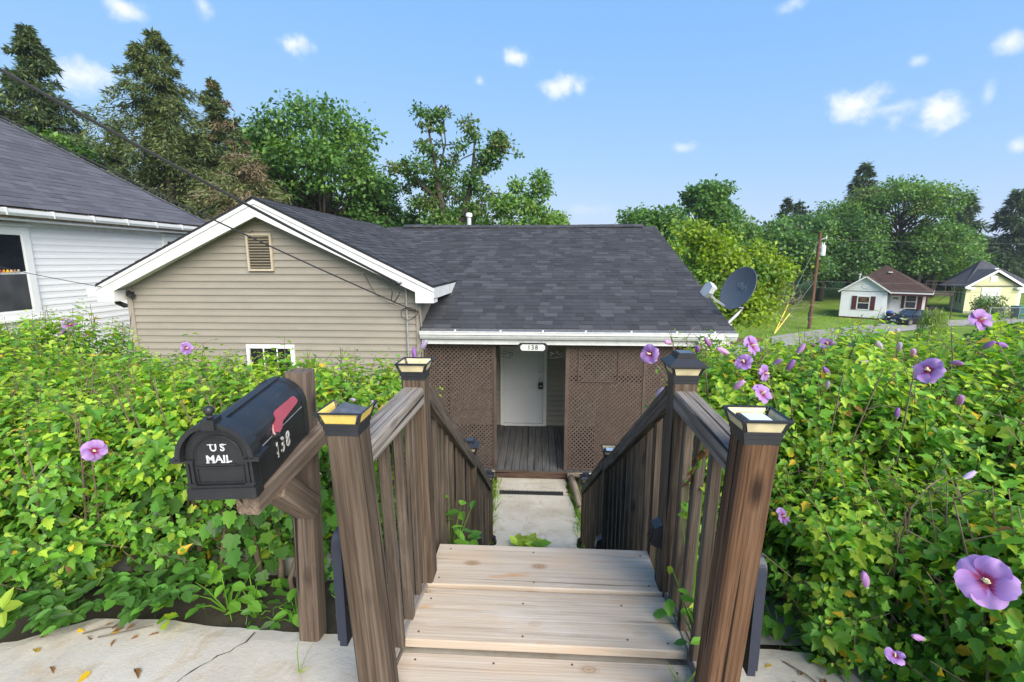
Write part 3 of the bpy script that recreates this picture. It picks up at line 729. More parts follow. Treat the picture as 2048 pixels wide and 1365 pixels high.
m.box(-.066,.066,-.004,.0,.082,.086); m.box(-.066,.066,-.003,0,.034,.037); m.box(-.064,-.061,-.003,0,.037,.082); m.box(.061,.064,-.003,0,.037,.082)
for i in range(12):
    a0, a1 = math.pi*i/12, math.pi*(i+1)/12; m.tube([(.064*math.cos(a0),-.001,HW+.062*math.sin(a0)),(.064*math.cos(a1),-.001,HW+.062*math.sin(a1))], .003, 5)
m.box(-.045,.045,-.0025,0,.088,.093); m.v = [(v[0], v[1]-.0002, v[2]) for v in m.v]; putl('door_moulding', m, M['mail_black'], mbx)
m = MB(); m.box(-.017,.017,-.03,.012,HW+W2*.98,HW+W2*1.30); m.box(-.011,.011,-.01,LN,HW+W2*1.02,HW+W2*1.09); m.lathe([(.006,0),(.010,.004),(.006,.008),(.006,.012)], 12, (0,-.012,HW+W2*1.30)); putl('latch_strip', m, M['mail_black'], mbx)
m = MB(); m.ball((0,-.012,HW+W2*1.30+.022), .0135, 12); putl('knob', m, M['mail_black'], mbx, True)
fl = [(.0,.0),(.002,.013),(.02,.037),(.038,.045),(.042,.067),(.055,.075),(.168,.071),(.175,.061),(.175,.040),(.165,.032),(.052,.016),(.026,-.005),(.010,-.008)]
def flagpoly(sc, o0, o1):       # the flag leans back against the curved shell
    c0 = (.085,.035); u = Vector((-.42,0,.56)); w = Vector((.80,0,.60)); b0 = Vector((.100,.130,.122)); vs = []
    for o in (o0, o1):
        for p in fl: vs.append(b0+Vector((0,1.25,0))*(c0[0]+(p[0]-c0[0])*sc[0])+u*(c0[1]+(p[1]-c0[1])*sc[1])+w*o)
    n = len(fl); return MB().add(vs, [tuple(range(n-1,-1,-1)), tuple(range(n,2*n))]+[(i,(i+1)%n,n+(i+1)%n,n+i) for i in range(n)])
putl('flag', flagpoly((1,1), .003, .009), M['red'], mbx)
putl('flag_rim', flagpoly((1.045,1.10), -.001, .0028), plain('pale_pink_rim', (.55,.30,.31), .5, .1, 9), mbx)
m = MB(); m.tube([(W2*.9,.135,.112),(.106,.14,.122)], .012, 10); m.box(W2*.9,W2+.002,.03,.38,.103,.107); putl('flag_pivot', m, M['mail_black'], mbx)
m = MB(); m.box(W2*.99,W2*.99+.0012+.001,0.06,.37,HW-.002,HW+.0005); putl('side_crease', m, plain('scuffed_edge', (.28,.28,.29), .5, .3, 40), mbx)
F4 = Matrix.Rotation(R(90), 4, 'X')
def serif(ch, x, z, s):      # stroke ends with small feet
    return [(x-s, z), (x+s, z)]
text('lettering', 'U S', .030, M['letter_w'], mbx, Matrix.Translation((0,-.0015,.142)) @ F4, sx=.95)
text('lettering', 'MAIL', .030, M['letter_w'], mbx, Matrix.Translation((0,-.0015,.108)) @ F4, sx=1.05)
m = MB()
for x in (-.030,-.0145,.0105,.0225): 
    m.box(x-.005, x+.005, -.0026, -.0012, .0965, .0985)
for x in (-.022,-.012,.012,.022): m.box(x-.004, x+.004, -.0026, -.0012, .1515 if x < 0 else .1515, .153)
putl('lettering_serifs', m, M['letter_w'], mbx)
S4 = Matrix.Rotation(R(90), 4, 'Z') @ Matrix.Rotation(R(90), 4, 'X')
for i, (ch, yy) in enumerate((('1', .150), ('3', .190), ('8', .232))):
    text('house_number', ch, .072, M['letter_g'], mbx, Matrix.Translation((W2+.001, yy, .055)) @ S4, sx=.85)
rr = random.Random(8); m = MB()      # flaked patches where the number has worn away
for i in range(26):
    y = rr.uniform(.135,.25); z = rr.uniform(.025,.085); a, b = rr.uniform(.001,.004), rr.uniform(.002,.006)
    m.box(W2+.0012, W2+.0022, y-a, y+a, z-b, z+b)
putl('flaked_paint', m, M['mail_black'], mbx)

# ================================================================== HOUSE BUILDERS
def siding(wall, O, u, n, z0, z1, ex, L, Rr, mat, out=.022, name='siding_board', skip=()):
    """lap boards on a wall plane: O a point of the plane (xy), u along it, n outward; L(z), Rr(z) give the ends"""
    u = Vector((*u, 0)); n = Vector((*n, 0)); O = Vector((O[0], O[1], 0)); z = z0
    prof = [(0, .002), (0, out), (.10, out), (.42, out*.62), (.50, out*.45), (1.0, .006)]
    while z < z1-.01:
        h = min(ex, z1-z); a0, a1, b0, b1 = L(z), L(z+h), Rr(z), Rr(z+h)
        if b0-a0 > .05:
            def pt(s, f, o): 
                ua = (a0+(a1-a0)*f) if s == 0 else (b0+(b1-b0)*f)
                return O+u*ua+n*o+Vector((0, 0, z+h*f))
            segs = [(0, 1)]
            m = MB(); vs = []
            for f, o in prof: vs += [pt(0, f, o), pt(1, f, o)]
            m.add(vs, [(2*i, 2*i+1, 2*i+3, 2*i+2) for i in range(len(prof)-1)])
            c = O+u*((a0+b0)/2)+Vector((0,0,z)); w = c
            me_v = [(v[0]-c[0], v[1]-c[1], v[2]-c[2]) for v in m.v]; m.v = me_v
            put(name, m.mesh(name, mat), wall, c)
        z += ex
def shingles(roof, O, u, v, nrm, umin, umax, SL, ex, mats, nparts, seed, wch=(.14,.18,.23,.29), name='shingle', th=.009):
    """lapped shingle tabs on a roof plane; the lowest courses are single pieces, the rest one joined piece"""
    O, u, v, nrm = Vector(O), Vector(u).normalized(), Vector(v).normalized(), Vector(nrm).normalized()
    Mx = Matrix((u, v, nrm)).transposed(); rr = random.Random(seed); cache = {}; big = MB(); cnt = 0; k = 0
    n = int(SL/ex)+1
    for k in range(n):
        v0 = k*ex; hh = min(ex, SL-v0)
        if hh < .02: break
        a, b = umin(v0), umax(v0); x = a + (-rr.uniform(0, .15))
        while x < b:
            w = rr.choice(wch); x0, x1 = max(x, a), min(x+w, b); x += w
            if x1-x0 < .03: continue
            t = th*rr.choice((.75, 1, 1, 1.5)); mi = rr.choice(range(len(mats))) if rr.random() < .75 else 0
            ww = x1-x0-.0025; dv = rr.uniform(-.004, .004)
            def verts(w_): return [(-w_/2,0,0),(w_/2,0,0),(w_/2,hh+.02,0),(-w_/2,hh+.02,0),(-w_/2,0,t),(w_/2,0,t),(w_/2,hh+.02,.002),(-w_/2,hh+.02,.002)]
            FS = [(4,5,6,7),(0,1,5,4),(1,2,6,5),(3,0,4,7)]
            c = O+u*((x0+x1)/2)+v*(v0+dv)+nrm*.004
            if cnt < nparts:
                key = (round(ww,3), mi, round(t,4), round(hh,3))
                if key not in cache: cache[key] = MB().add(verts(ww), FS).mesh('shingle', mats[mi])
                put(name, cache[key], roof, c, Mx); cnt += 1
            else:
                big.add([c+Mx@Vector(p) for p in verts(ww)], FS, mi)
    if big.v:
        s = put0('shingle_field', big, mats, roof); s['kind'] = 'stuff'
def window(parent, x0, x1, z0, z1, Ff, cols, rows, frame=.06, sash=True, glass=None, gl2=None, mat=None, name='window', mull=.016, head=False, dep=.045):
    """Ff(u, out, z) -> world point on a wall"""
    mat = mat or M['white']; glass = glass or M['glass']
    def bx(u0, u1, o0, o1, a, b, mb): 
        P = [Ff(u, o, z) for z in (a, b) for (u, o) in ((u0,o0),(u1,o0),(u1,o1),(u0,o1))]
        mb.add(P, [(0,3,2,1),(4,5,6,7),(0,1,5,4),(1,2,6,5),(2,3,7,6),(3,0,4,7)])
    f = MB(); bx(x0, x1, .0, .026, z0, z1, f)
    w = put0(name, f, gl2 or glass, parent); 
    fr = MB(); e = .001
    bx(x0-frame, x0, .003, dep, z0-frame, z1+frame, fr); bx(x1, x1+frame, .003, dep, z0-frame, z1+frame, fr)
    bx(x0, x1, .003, dep-.001, z1, z1+frame, fr); bx(x0, x1, .003, dep-.001, z0-frame, z0, fr)
    put0('frame', fr, mat, w)
    if head:
        h = MB(); bx(x0-frame-.03, x1+frame+.03, .003, dep+.05, z1+frame, z1+frame+.03, h); bx(x0-frame-.01, x1+frame+.01, .003, dep+.025, z1+frame+.03, z1+frame+.05, h); put0('head_moulding', h, mat, w)
        h = MB(); bx(x0-frame-.03, x1+frame+.03, .003, dep+.04, z0-frame-.035, z0-frame, h); put0('sill', h, mat, w)
    zs = [z0+(z1-z0)*i/rows for i in range(rows+1)]; xs2 = [x0+(x1-x0)*i/cols for i in range(cols+1)]
    for j in range(rows):
        for i in range(cols):
            p = MB(); ins = mull/2+(.018 if sash else 0)
            bx(xs2[i]+ins, xs2[i+1]-ins, .0275, .031, zs[j]+ins, zs[j+1]-ins, p); put0('pane', p, glass if j else (gl2 or glass), w)
    m = MB()
    for i in range(1, cols): bx(xs2[i]-mull/2, xs2[i]+mull/2, .0265, .037, z0, z1, m)
    for j in range(1, rows): bx(x0, x1, .0265, .0385, zs[j]-mull, zs[j]+mull, m)
    if sash:
        for j in range(rows):
            bx(x0, x0+.02, .0265, .036, zs[j], zs[j+1], m); bx(x1-.02, x1, .0265, .036, zs[j], zs[j+1], m); bx(x0+.02, x1-.02, .0265, .035, zs[j], zs[j]+.022, m); bx(x0+.02, x1-.02, .0265, .035, zs[j+1]-.022, zs[j+1], m)
    if m.v: put0('sash', m, mat, w)
    return w

# ================================================================== HOUSE 138
hs = thing('house', 'tan sided cottage with charcoal shingle roof, lattice porch and white door', 'house', (-1.9, 10.5, -2.45))
GX, GH, PK, SLP = -4.555, 2.865, 2.45, .489           # gable centre, half span at eave, peak, pitch
WLx, WRx = -7.09, -2.0
fw = MB(); fw.prism([(WLx,-2.5),(WRx,-2.5),(WRx,1.08),(GX,2.33),(WLx,1.08)], 7.8, 7.9); fw = put0('front_wall', fw, M['tan_trim'], hs)
gl = lambda z: max(WLx+.01, GX-(2.33-z)/SLP); gr = lambda z: min(WRx-.01, GX+(2.33-z)/SLP)
siding(fw, (0,7.8), (1,0), (0,-1), -2.45, 2.30, .1185, gl, gr, M['tan'])
beam('corner_trim', (WLx+.01,7.785,-2.45), (WLx+.01,7.785,1.0), .09, .06, M['tan_trim'], hs, up=(0,1,0)); beam('corner_trim', (WRx-.01,7.785,-2.45), (WRx-.01,7.785,1.0), .09, .06, M['tan_trim'], hs, up=(0,1,0))
m = MB(); m.box(WRx-.05,WRx+.012,7.85,9.9,-2.5,1.14); put0('side_wall', m, M['tan_trim'], hs)
m = MB(); m.box(WLx-.0,WLx+.1,7.9,13.4,-2.5,1.2); m.box(-7.0,3.1,13.3,13.4,-3.4,2.0); m.box(3.0,3.1,10.3,13.3,-3.4,1.2); put0('rear_wall', m, M['tan_trim'], hs)
# roofs
MS = .36; ms = math.hypot(1, MS); zm = lambda y: .33+MS*(y-7.74)
mr = MB(); mr.prism([(7.74,.325),(13.45,zm(13.45)-.006),(17.5,1.1),(17.5,1.0),(13.45,zm(13.45)-.12),(7.74,.25)], -1.99, 3.2, 'x'); mr.prism([(9.6,zm(9.6)-.006),(13.45,zm(13.45)-.006),(13.45,zm(13.45)-.12),(9.6,zm(9.6)-.12)], -4.3, -1.991, 'x')
mr.prism([(13.451,zm(13.45)-.006),(17.5,1.1),(17.5,1.0),(13.451,zm(13.45)-.12)], -4.3, -1.991, 'x')
roof = put0('roof', mr, SH[3], hs)
def um(v):
    y = 7.74+v/ms; z = zm(y)
    return 0.01 if z < 1.06 else max(-2.3, GX+(PK-z)/SLP-.2+1.99)
shingles(roof, (-1.99,7.74,.33), (1,0,0), (0,1,MS), (0,-MS,1), um, lambda v: 5.19, 5.71*ms, .150, SH, 290, 11)
m = MB(); rr = random.Random(4)
for i in range(26):
    x = -3.8+i*.265; 
    if x > 2.75: break
    z = zm(13.45)+.05+.02*math.cos((x+.3)*.55)*(-1)+rr.uniform(0,.006); m.add([(x,13.27,z-.06),(x+.29,13.27,z-.052),(x+.29,13.45,z+.022),(x,13.45,z+.014),(x,13.63,z-.05),(x+.29,13.63,z-.045),(x,13.27,z-.078),(x+.29,13.27,z-.070)], [(0,1,2,3),(3,2,5,4),(6,7,1,0)], rr.choice((0,1,1,2)))
put0('ridge_cap', m, SH, roof)
gm = math.hypot(1, SLP); zg = lambda x: PK-SLP*abs(x-GX)
m = MB()
for s in (-1, 1):
    e = GX+s*GH; m.prism([(GX,PK-.005),(e,zg(e)-.005),(e,zg(e)-.03),(GX,PK-.03)], 7.50, 13.6)
gab = put0('gable_roof', m, SH[3], hs)
shingles(gab, (GX+GH,7.49,zg(GX+GH)), (0,1,0), (-1,0,SLP), (SLP,0,1), lambda v: 0, lambda v: min(6.0, .25+(zg(GX+GH)+v*SLP/gm-.33)/MS+.25), GH*gm, .142, SH, 170, 21)
shingles(gab, (GX-GH,13.5,zg(GX-GH)), (0,-1,0), (1,0,SLP), (-SLP,0,1), lambda v: 0, lambda v: 6.0, GH*gm, .142, SH, 0, 22)
m = MB()
for i in range(24):
    y = 7.49+i*.25; sag = -.05*math.sin(min(1, i/20)*math.pi)*.8; z = PK+.012+sag*.6
    m.add([(GX-.15,y,z-.07),(GX,y,z+.01),(GX+.15,y,z-.07),(GX-.15,y+.28,z-.077),(GX,y+.28,z+.003),(GX+.15,y+.28,z-.077),(GX+.15,y,z-.082),(GX-.15,y,z-.082),(GX,y,z-.002)], [(0,1,4,3),(1,2,5,4),(7,8,1,0),(8,6,2,1)], rr.choice((0,1,3)))
put0('ridge_cap', m, SH, gab)
for s in (-1, 1):       # rake boards, a soffit and the boxed return at each foot
    e = GX+s*GH; zt = -.035; d = .235
    m = MB(); m.prism([(GX,PK+zt),(e,zg(e)+zt),(e,zg(e)+zt-d*.86),(GX,PK+zt-d*1.12)], 7.515, 7.54); put0('rake_board', m, M['white_dirty'], hs)
    m = MB(); m.prism([(GX,PK+zt),(e+s*.01,zg(e)+zt-.004),(e+s*.01,zg(e)+zt-.06),(GX,PK+zt-.065)], 7.497, 7.514); put0('rake_trim', m, M['white_dirty'], hs)
    m = MB(); m.prism([(GX,PK-.20),(e,zg(e)-.20),(e,zg(e)-.215),(GX,PK-.215)], 7.541, 7.80); put0('soffit', m, M['white'], hs)
    xi = e-s*.30; m = MB(); m.prism([(e,zg(e)-.20),(e,zg(e)-.275),(xi,zg(e)-.275),(xi,zg(e)-.20+.30*SLP-.03)], 7.512, 7.80); put0('eave_return', m, M['white_dirty'], hs)
    m = MB(); m.box(min(e-s*.003,e-s*.03), max(e-s*.003,e-s*.03), 7.545, 9.75 if s > 0 else 13.4, zg(e)-.21, zg(e)-.03); put0('fascia', m, M['white_dirty'], hs)
m = MB(); m.prism([(-7.63,.86),(-7.46,.86),(-7.46,.97),(-7.47,.98),(-7.62,.98),(-7.65,.97)], 7.56, 13.3); put0('gutter', m, M['white_dirty'], hs)
# louvred gable vent
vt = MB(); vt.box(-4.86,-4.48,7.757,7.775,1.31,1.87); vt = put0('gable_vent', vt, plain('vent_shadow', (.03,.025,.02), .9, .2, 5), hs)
m = MB(); m.box(-4.89,-4.855,7.735,7.776,1.28,1.90); m.box(-4.485,-4.45,7.735,7.776,1.28,1.90); m.box(-4.855,-4.485,7.736,7.776,1.865,1.90); m.box(-4.855,-4.485,7.736,7.776,1.28,1.315); put0('vent_frame', m, M['cream'], vt)
for i in range(12): z = 1.325+i*.046; beam('slat', (-4.852,7.752,z+.012), (-4.488,7.752,z+.012), .036, .006, M['cream'], vt, up=(0,-.62,-.8) if 0 else (0,.62,.8), c=.001)
Fh = lambda u, o, z: (u, 7.8-.024-o, z)
window(hs, -4.99, -4.27, -.90, -.045, Fh, 3, 2, .065, sash=False, mull=.022)
# porch: header, ceiling, gutter, floor, back wall and door
m = MB(); m.box(-1.985,3.15,7.76,7.80,.06,.245); put0('fascia', m, M['white_dirty'], hs)
m = MB(); m.box(-1.985,3.1,7.80,10.25,.085,.105); put0('porch_ceiling', m, plain('dull_white_ceiling', (.70,.69,.66), .8, .1, 4), hs)
m = MB(); m.box(-1.98,3.1,7.93,8.02,-.0,.084); put0('porch_header', m, M['lattice_b'], hs)
m = MB(); gp = [(7.755,.235),(7.755,.30),(7.745,.30),(7.745,.15),(7.745,.155),(7.69,.155),(7.665,.20),(7.66,.225),(7.635,.235),(7.632,.29),(7.640,.295),(7.645,.25),(7.67,.24),(7.70,.165),(7.745,.165)]
gp = [(7.75,.16),(7.69,.16),(7.665,.20),(7.66,.228),(7.636,.238),(7.632,.288),(7.75,.282)]
m.prism(gp, -1.975, 3.215, 'x'); m.box(-1.975,3.215,7.624,7.638,.285,.297); gt = put0('gutter', m, M['white_dirty'], hs)
m = MB(); m.prism([(7.64,.2885),(7.752,.30),(7.762,.33),(7.755,.335),(7.64,.294)], -1.96, 3.2, 'x'); put0('drip_edge', m, plain('dark_gutter_guard', (.12,.12,.125), .6, .3, 20), gt)
for x in (-1.38,-.62,.08,.78,1.52,2.25,2.85): m = MB(); m.box(x-.012,x+.012,7.64,7.70,.296,.315); m.tube([(x,7.65,.30),(x+.014,7.66,.325)], .006, 5); put0('gutter_hanger', m, M['white'], gt)
m = MB(); m.box(2.62,2.98,7.615,7.63,.20,.275); put0('gutter_patch', m, M['white'], gt)
m = MB(); m.prism([(2.60,.155),(3.10,.155),(2.95,.02),(2.72,.02)], 7.66, 7.75); m.tube([(2.83,7.70,.03),(2.84,7.72,-.25),(2.84,7.9,-.6),(2.84,7.9,-2.4)], .035, 8); put0('downspout', m, M['white_dirty'], hs)
pf = MB(); pf.box(-1.98,3.12,7.97,10.24,-2.46,-2.33); pf = put0('porch_floor', pf, M['found'], hs)
x = -1.97; rr = random.Random(9)
while x < 3.08: w = .138; beam('floor_board', (x+w/2,7.93,-2.272+rr.uniform(-.002,.002)), (x+w/2,10.20,-2.262), w-.008, .04, M['porch_board'], pf); x += w
beam('porch_beam', (-.80,7.91,-2.34), (.56,7.91,-2.34), .05, .12, M['beam_red'], hs); beam('porch_beam', (.56,7.92,-2.36), (3.12,7.92,-2.36), .05, .12, M['beam_red'], hs); beam('porch_beam', (-1.98,7.92,-2.36), (-.80,7.92,-2.36), .05, .12, M['beam_red'], hs)
bw = MB(); bw.box(-2.0,3.1,10.25,10.33,-2.4,.1); bw = put0('porch_wall', bw, M['tan_trim'], hs)
siding(bw, (0,10.25), (1,0), (0,-1), -2.24, .08, .1185, lambda z: -1.99, lambda z: -.83, M['tan']); siding(bw, (0,10.25), (1,0), (0,-1), -2.24, .08, .1185, lambda z: .205, lambda z: 3.05, M['tan'])
m = MB(); m.box(-.83,-.755,10.185,10.249,-2.245,-.13); m.box(.13,.205,10.185,10.249,-2.245,-.13); m.box(-.755,.13,10.186,10.249,-.195,-.13); m.box(-.755,.13,10.17,10.249,-2.245,-2.20); put0('door_frame', m, M['white'], hs)
dm = MB(); dm.box(-.75,.125,10.215,10.248,-2.185,-.20); dm = put0('door', dm, M['door'], hs)
for xa, xb in ((-.645,-.365),(-.255,.025)):
    for za, zb in ((-1.97,-1.38),(-1.16,-.46),(-.38,-.26)):
        m = MB(); m.prism([(xa,za),(xb,za),(xb,zb),(xa,zb)], 10.2145, 10.217)
        for i, (a, b, c, d) in enumerate(((xa,xb,za,za+.018),(xa,xb,zb-.018,zb),(xa,xa+.018,za+.018,zb-.018),(xb-.018,xb,za+.018,zb-.018))): m.box(a,b,10.206,10.2146,c,d)
        m.box(xa+.04,xb-.04,10.209,10.2147,za+.04,zb-.04); put0('door_panel', m, M['door'], dm)
m = MB(); m.tube([(.075,10.213,-.99),(.075,10.195,-.99)], .03, 12); m.tube([(.075,10.196,-.99),(.075,10.19,-.99)], .018, 10); put0('deadbolt', m, M['chrome'], dm)
m = MB(); m.tube([(.075,10.213,-1.16),(.075,10.17,-1.16),(.075,10.15,-1.16)], [.02,.02,.032], 12); put0('door_knob', m, M['chrome'], dm)
lk = thing('lock_box', 'black key lock box hanging from the front door knob', 'lock box', (.075, 10.15, -1.36))
m = MB(); m.prism([(-.05,0),(.05,0),(.055,.02),(.055,.12),(.05,.14),(-.05,.14),(-.055,.12),(-.055,.02)], -.022, .018); putl('case', m, M['black_metal'], lk)
m = MB(); m.tube([(-.033,0,.13),(-.033,0,.19),(-.02,0,.215),(0,0,.222),(.02,0,.215),(.033,0,.19),(.033,0,.13)], .008, 6); putl('shackle', m, M['chrome'], lk)
m = MB(); m.box(-.03,.03,-.0235,-.0225,.05,.07); putl('label_strip', m, M['letter_w'], lk)

# lattice screens
def lattice(x0, x1, z0, z1, y, label, holes=None, nm='lattice_screen'):
    t = thing(nm, label, 'lattice', ((x0+x1)/2, y, z0), 0, 'brown lattice screens of the porch')
    p = .0525*math.sqrt(2); w = .0245
    for s in (1, -1):
        c = (x0-z1) if s > 0 else (x0+z0); end = (x1-z0) if s > 0 else (x1+z1)
        c += .02
        while c < end:
            if s > 0: xa, xb = max(x0, z0+c), min(x1, z1+c); pa, pb = (xa, xa-c), (xb, xb-c)
            else: xa, xb = max(x0, c-z1), min(x1, c-z0); pa, pb = (xa, c-xa), (xb, c-xb)
            if xb-xa > .02: yy = y-.004*s; beam('lattice_strip', (pa[0],yy,pa[1]), (pb[0],yy,pb[1]), w, .0075, M['lattice'], t, up=(0,1,0), c=.001)
            c += p
    for a, b in (((x0,z0),(x0,z1)),((x1,z0),(x1,z1)),((x0,z0+.01),(x1,z0+.01)),((x0,z1-.01),(x1,z1-.01))):
        beam('edge_board', (a[0],y-.012,a[1]), (b[0],y-.012,b[1]), .034, .008, M['lattice_b'], t, up=(0,1,0), c=.001)
    for k, r in enumerate(holes or []):
        m = MB(); m.box(r[0], r[1], y+.012, y+.022, r[2], r[3]); put0('backing_board', m, M['lattice_b'], t)
    return t
lattice(-1.955, -.775, -2.235, .0, 7.965, 'brown lattice screen at the left of the porch opening')
lattice(.535, 1.83, -2.235, .0, 7.965, 'brown lattice screen just right of the porch opening with open square near its top', [(.535,.78,-.62,0),(1.30,1.83,-.62,0),(.78,1.30,-.14,0),(.535,1.83,-.92,-.50),(.535,.60,-2.2,-.92),(1.02,1.83,-2.2,-.92)])
lattice(1.85, 3.06, -2.235, .0, 7.965, 'brown lattice screen at the far right end of the porch', [(1.85,3.06,-2.2,0)])
beam('porch_post', (-.745,7.96,-2.25), (-.745,7.96,.0), .05, .05, M['lattice_b'], hs, up=(0,1,0)); beam('porch_post', (.505,7.96,-2.25), (.505,7.96,.0), .05, .05, M['lattice_b'], hs, up=(0,1,0))
m = MB(); m.box(.70,.72,7.945,7.956,-.60,-.06); m.box(1.375,1.395,7.945,7.956,-.60,-.06); m.box(.70,1.395,7.944,7.955,-.62,-.60); m.box(.70,1.395,7.944,7.955,-.06,-.04); put0('opening_trim', m, M['lattice_b'], hs)
sg = thing('number_sign', 'small white house number sign with black scalloped frame above the door', 'sign', (-.083, 7.60, -.022))
oc = lambda a, b, c: [(-a+c,0),(a-c,0),(a,c*.9),(a,b-c*.9),(a-c,b),(-a+c,b),(-a,b-c*.9),(-a,c*.9)]
m = MB(); m.prism([(p[0], p[1]-.012) for p in oc(.245,.154,.04)], -.006, .010); putl('frame', m, M['black_metal'], sg)
m = MB(); m.prism([(p[0], p[1]+.013) for p in oc(.202,.104,.03)], -.0085, -.0062); putl('face', m, M['sign_w'], sg)
for i, ch in enumerate('138'): text('digit', ch, .105, M['letter_k'], sg, Matrix.Translation(((i-1)*.062,-.0095,.065)) @ F4, sx=.9)
m = MB()
for s in (-1, 1): m.tube([(s*.15,0,.128),(s*.15,0,.18)], .003, 5)
putl('hanger', m, M['black_metal'], sg)
def scroll(x, s, label):
    t = thing('scroll_bracket', label, 'bracket', (x, 7.93, -.05), 0, 'scroll brackets at the porch opening')
    m = MB(); sp = [(s*(.02+.11*i/10), 0, -.02-.08*(i/10)**.6) for i in range(11)]
    for c0, r0, a0 in (((s*.16,0,-.075), .045, 200), ((s*.25,0,-.10), .05, 160)):
        sp2 = [(c0[0]+s*r0*(1-i/26)*math.cos(R(a0-i*20)), 0, c0[2]+r0*(1-i/26)*math.sin(R(a0-i*20))) for i in range(24)]; m.tube(sp2, .006, 5)
    m.tube(sp, .006, 5); m.tube([(0,0,.03),(0,0,-.14)], .007, 5); m.tube([(s*.02,0,-.1),(s*.12,0,-.135),(s*.25,0,-.155)], .005, 5); putl('scroll', m, M['black_metal'], t)
scroll(-.72, 1, 'black iron scroll bracket at the left of the porch opening'); scroll(.47, -1, 'black iron scroll bracket at the right of the porch opening')
# roof pipe
t = thing('vent_pipe', 'white metal flue pipe with cap standing behind the roof ridge', 'pipe', (-2.03, 13.95, 2.20))
m = MB(); m.lathe([(.062,0),(.062,.52)], 14); putl('pipe', m, M['dish_l'], t)
m = MB(); m.lathe([(.085,.50),(.095,.52),(.095,.60),(.06,.62)], 14); putl('cap', m, M['white'], t)
# service mast and cables on the gable wall
t = thing('service_conduit', 'grey electrical conduit running down the tan gable wall beside the porch roof', 'conduit', (-2.2, 7.76, -2.4))
m = MB(); m.tube([(-2.205,7.745,1.02),(-2.205,7.745,-2.4)], .016, 8); put0('pipe', m, M['zinc'], t)
m = MB(); m.ball((-2.205,7.74,1.03), .035, 10, (1,1,1.2)); m.lathe([(.05,0),(.05,.018),(.03,.03)], 12, (-2.24,7.49,1.10)); put0('weatherhead', m, M['zinc'], t, True)
for z in (.6,-.1,-.9): m = MB(); m.box(-2.235,-2.175,7.757,7.772,z-.012,z+.012); put0('strap', m, M['zinc'], t)
def cable(name, pts, r, label, sag=0, mat='wire', cat='cable', grp=None):
    P = []
    if len(pts) == 2:
        a, b = Vector(pts[0]), Vector(pts[1])
        for i in range(25): u = i/24; p = a.lerp(b, u); p.z -= sag*4*u*(1-u); P.append(p)
    else: 
        n = len(pts)
        def cr(i, u):
            p0, p1, p2, p3 = (Vector(pts[max(0,min(n-1,k))]) for k in (i-1,i,i+1,i+2))
            return .5*((2*p1)+(p2-p0)*u+(2*p0-5*p1+4*p2-p3)*u*u+(3*p1-p0-3*p2+p3)*u**3)
        for i in range(n-1):
            for k in range(6): P.append(cr(i, k/6))
        P.append(Vector(pts[-1]))
    o = put0(name, MB().tube(P, r, 6), M[mat]); return tag(o, label, cat, grp)
cable('service_cable', [(-8.2,3.36,5.3),(-2.26,7.47,1.10)], .020, 'thick black service cable running from upper left to the right gable eave', .10, grp='cables to the house')
cable('service_cable', [(-8.2,3.9,4.55),(-2.05,7.72,.62)], .011, 'thinner black cable below the thick service line ending at the conduit', .12, grp='cables to the house')
cable('service_cable', [(-9.5,6.6,1.72),(-7.3,7.5,1.02)], .006, 'thin wire crossing the white house wall to the left eave', .04, grp='cables to the house')
cable('loose_cable', [(-2.6,7.5,1.17),(-2.45,7.49,1.14),(-2.36,7.49,.98),(-2.38,7.50,.83),(-2.33,7.49,.80),(-2.24,7.49,.93),(-2.22,7.5,1.05),(-2.3,7.49,1.08)], .009, 'looped black cable hanging below the weatherhead', grp='loose cables on the gable wall')
cable('loose_cable', [(-2.02,7.72,.62),(-2.12,7.70,.68),(-2.27,7.71,.64),(-2.28,7.71,.52),(-2.15,7.70,.47),(-2.04,7.71,.55),(-2.0,7.72,.62),(-1.97,7.72,.3),(-1.97,7.72,-.3)], .006, 'coiled black wire around the conduit dropping to the porch corner', grp='loose cables on the gable wall')
cable('loose_cable', [(-4.75,7.74,1.95),(-4.9,7.73,1.88),(-5.1,7.6,2.05)], .004, 'short thin wire beside the gable vent', grp='loose cables on the gable wall')
cable('loose_cable', [(-2.9,7.74,1.25),(-2.75,7.74,.95),(-2.6,7.73,.82),(-2.4,7.73,.72),(-2.1,7.73,.62)], .004, 'thin wire sagging along the siding under the right rake', grp='loose cables on the gable wall')
t = thing('security_camera', 'small black security camera under the left gable eave', 'camera', (-7.0, 7.72, .88))
m = MB(); m.tube([(0,.05,.03),(0,-.02,.02)], .018, 8); putl('bracket', m, M['black_metal'], t)
m = MB(); m.tube([(-.06,.02,.03),(.0,-.05,.0)], .042, 12); m.tube([(.02,.02,-.02),(.03,-.06,-.03)], .035, 12); putl('body', m, M['cap_black'], t)
m = MB(); m.tube([(.03,-.061,-.03),(.0305,-.068,-.031)], .022, 12); putl('lens', m, M['glass'], t)
m = MB(); m.tube([(-7.28,7.7,.82),(-7.27,7.72,.74),(-7.2,7.78,.68),(-7.13,7.83,.66),(-7.13,7.84,.4),(-7.13,7.84,-2.4)], .042, 8); put0('downspout', m, M['black_metal'], hs)
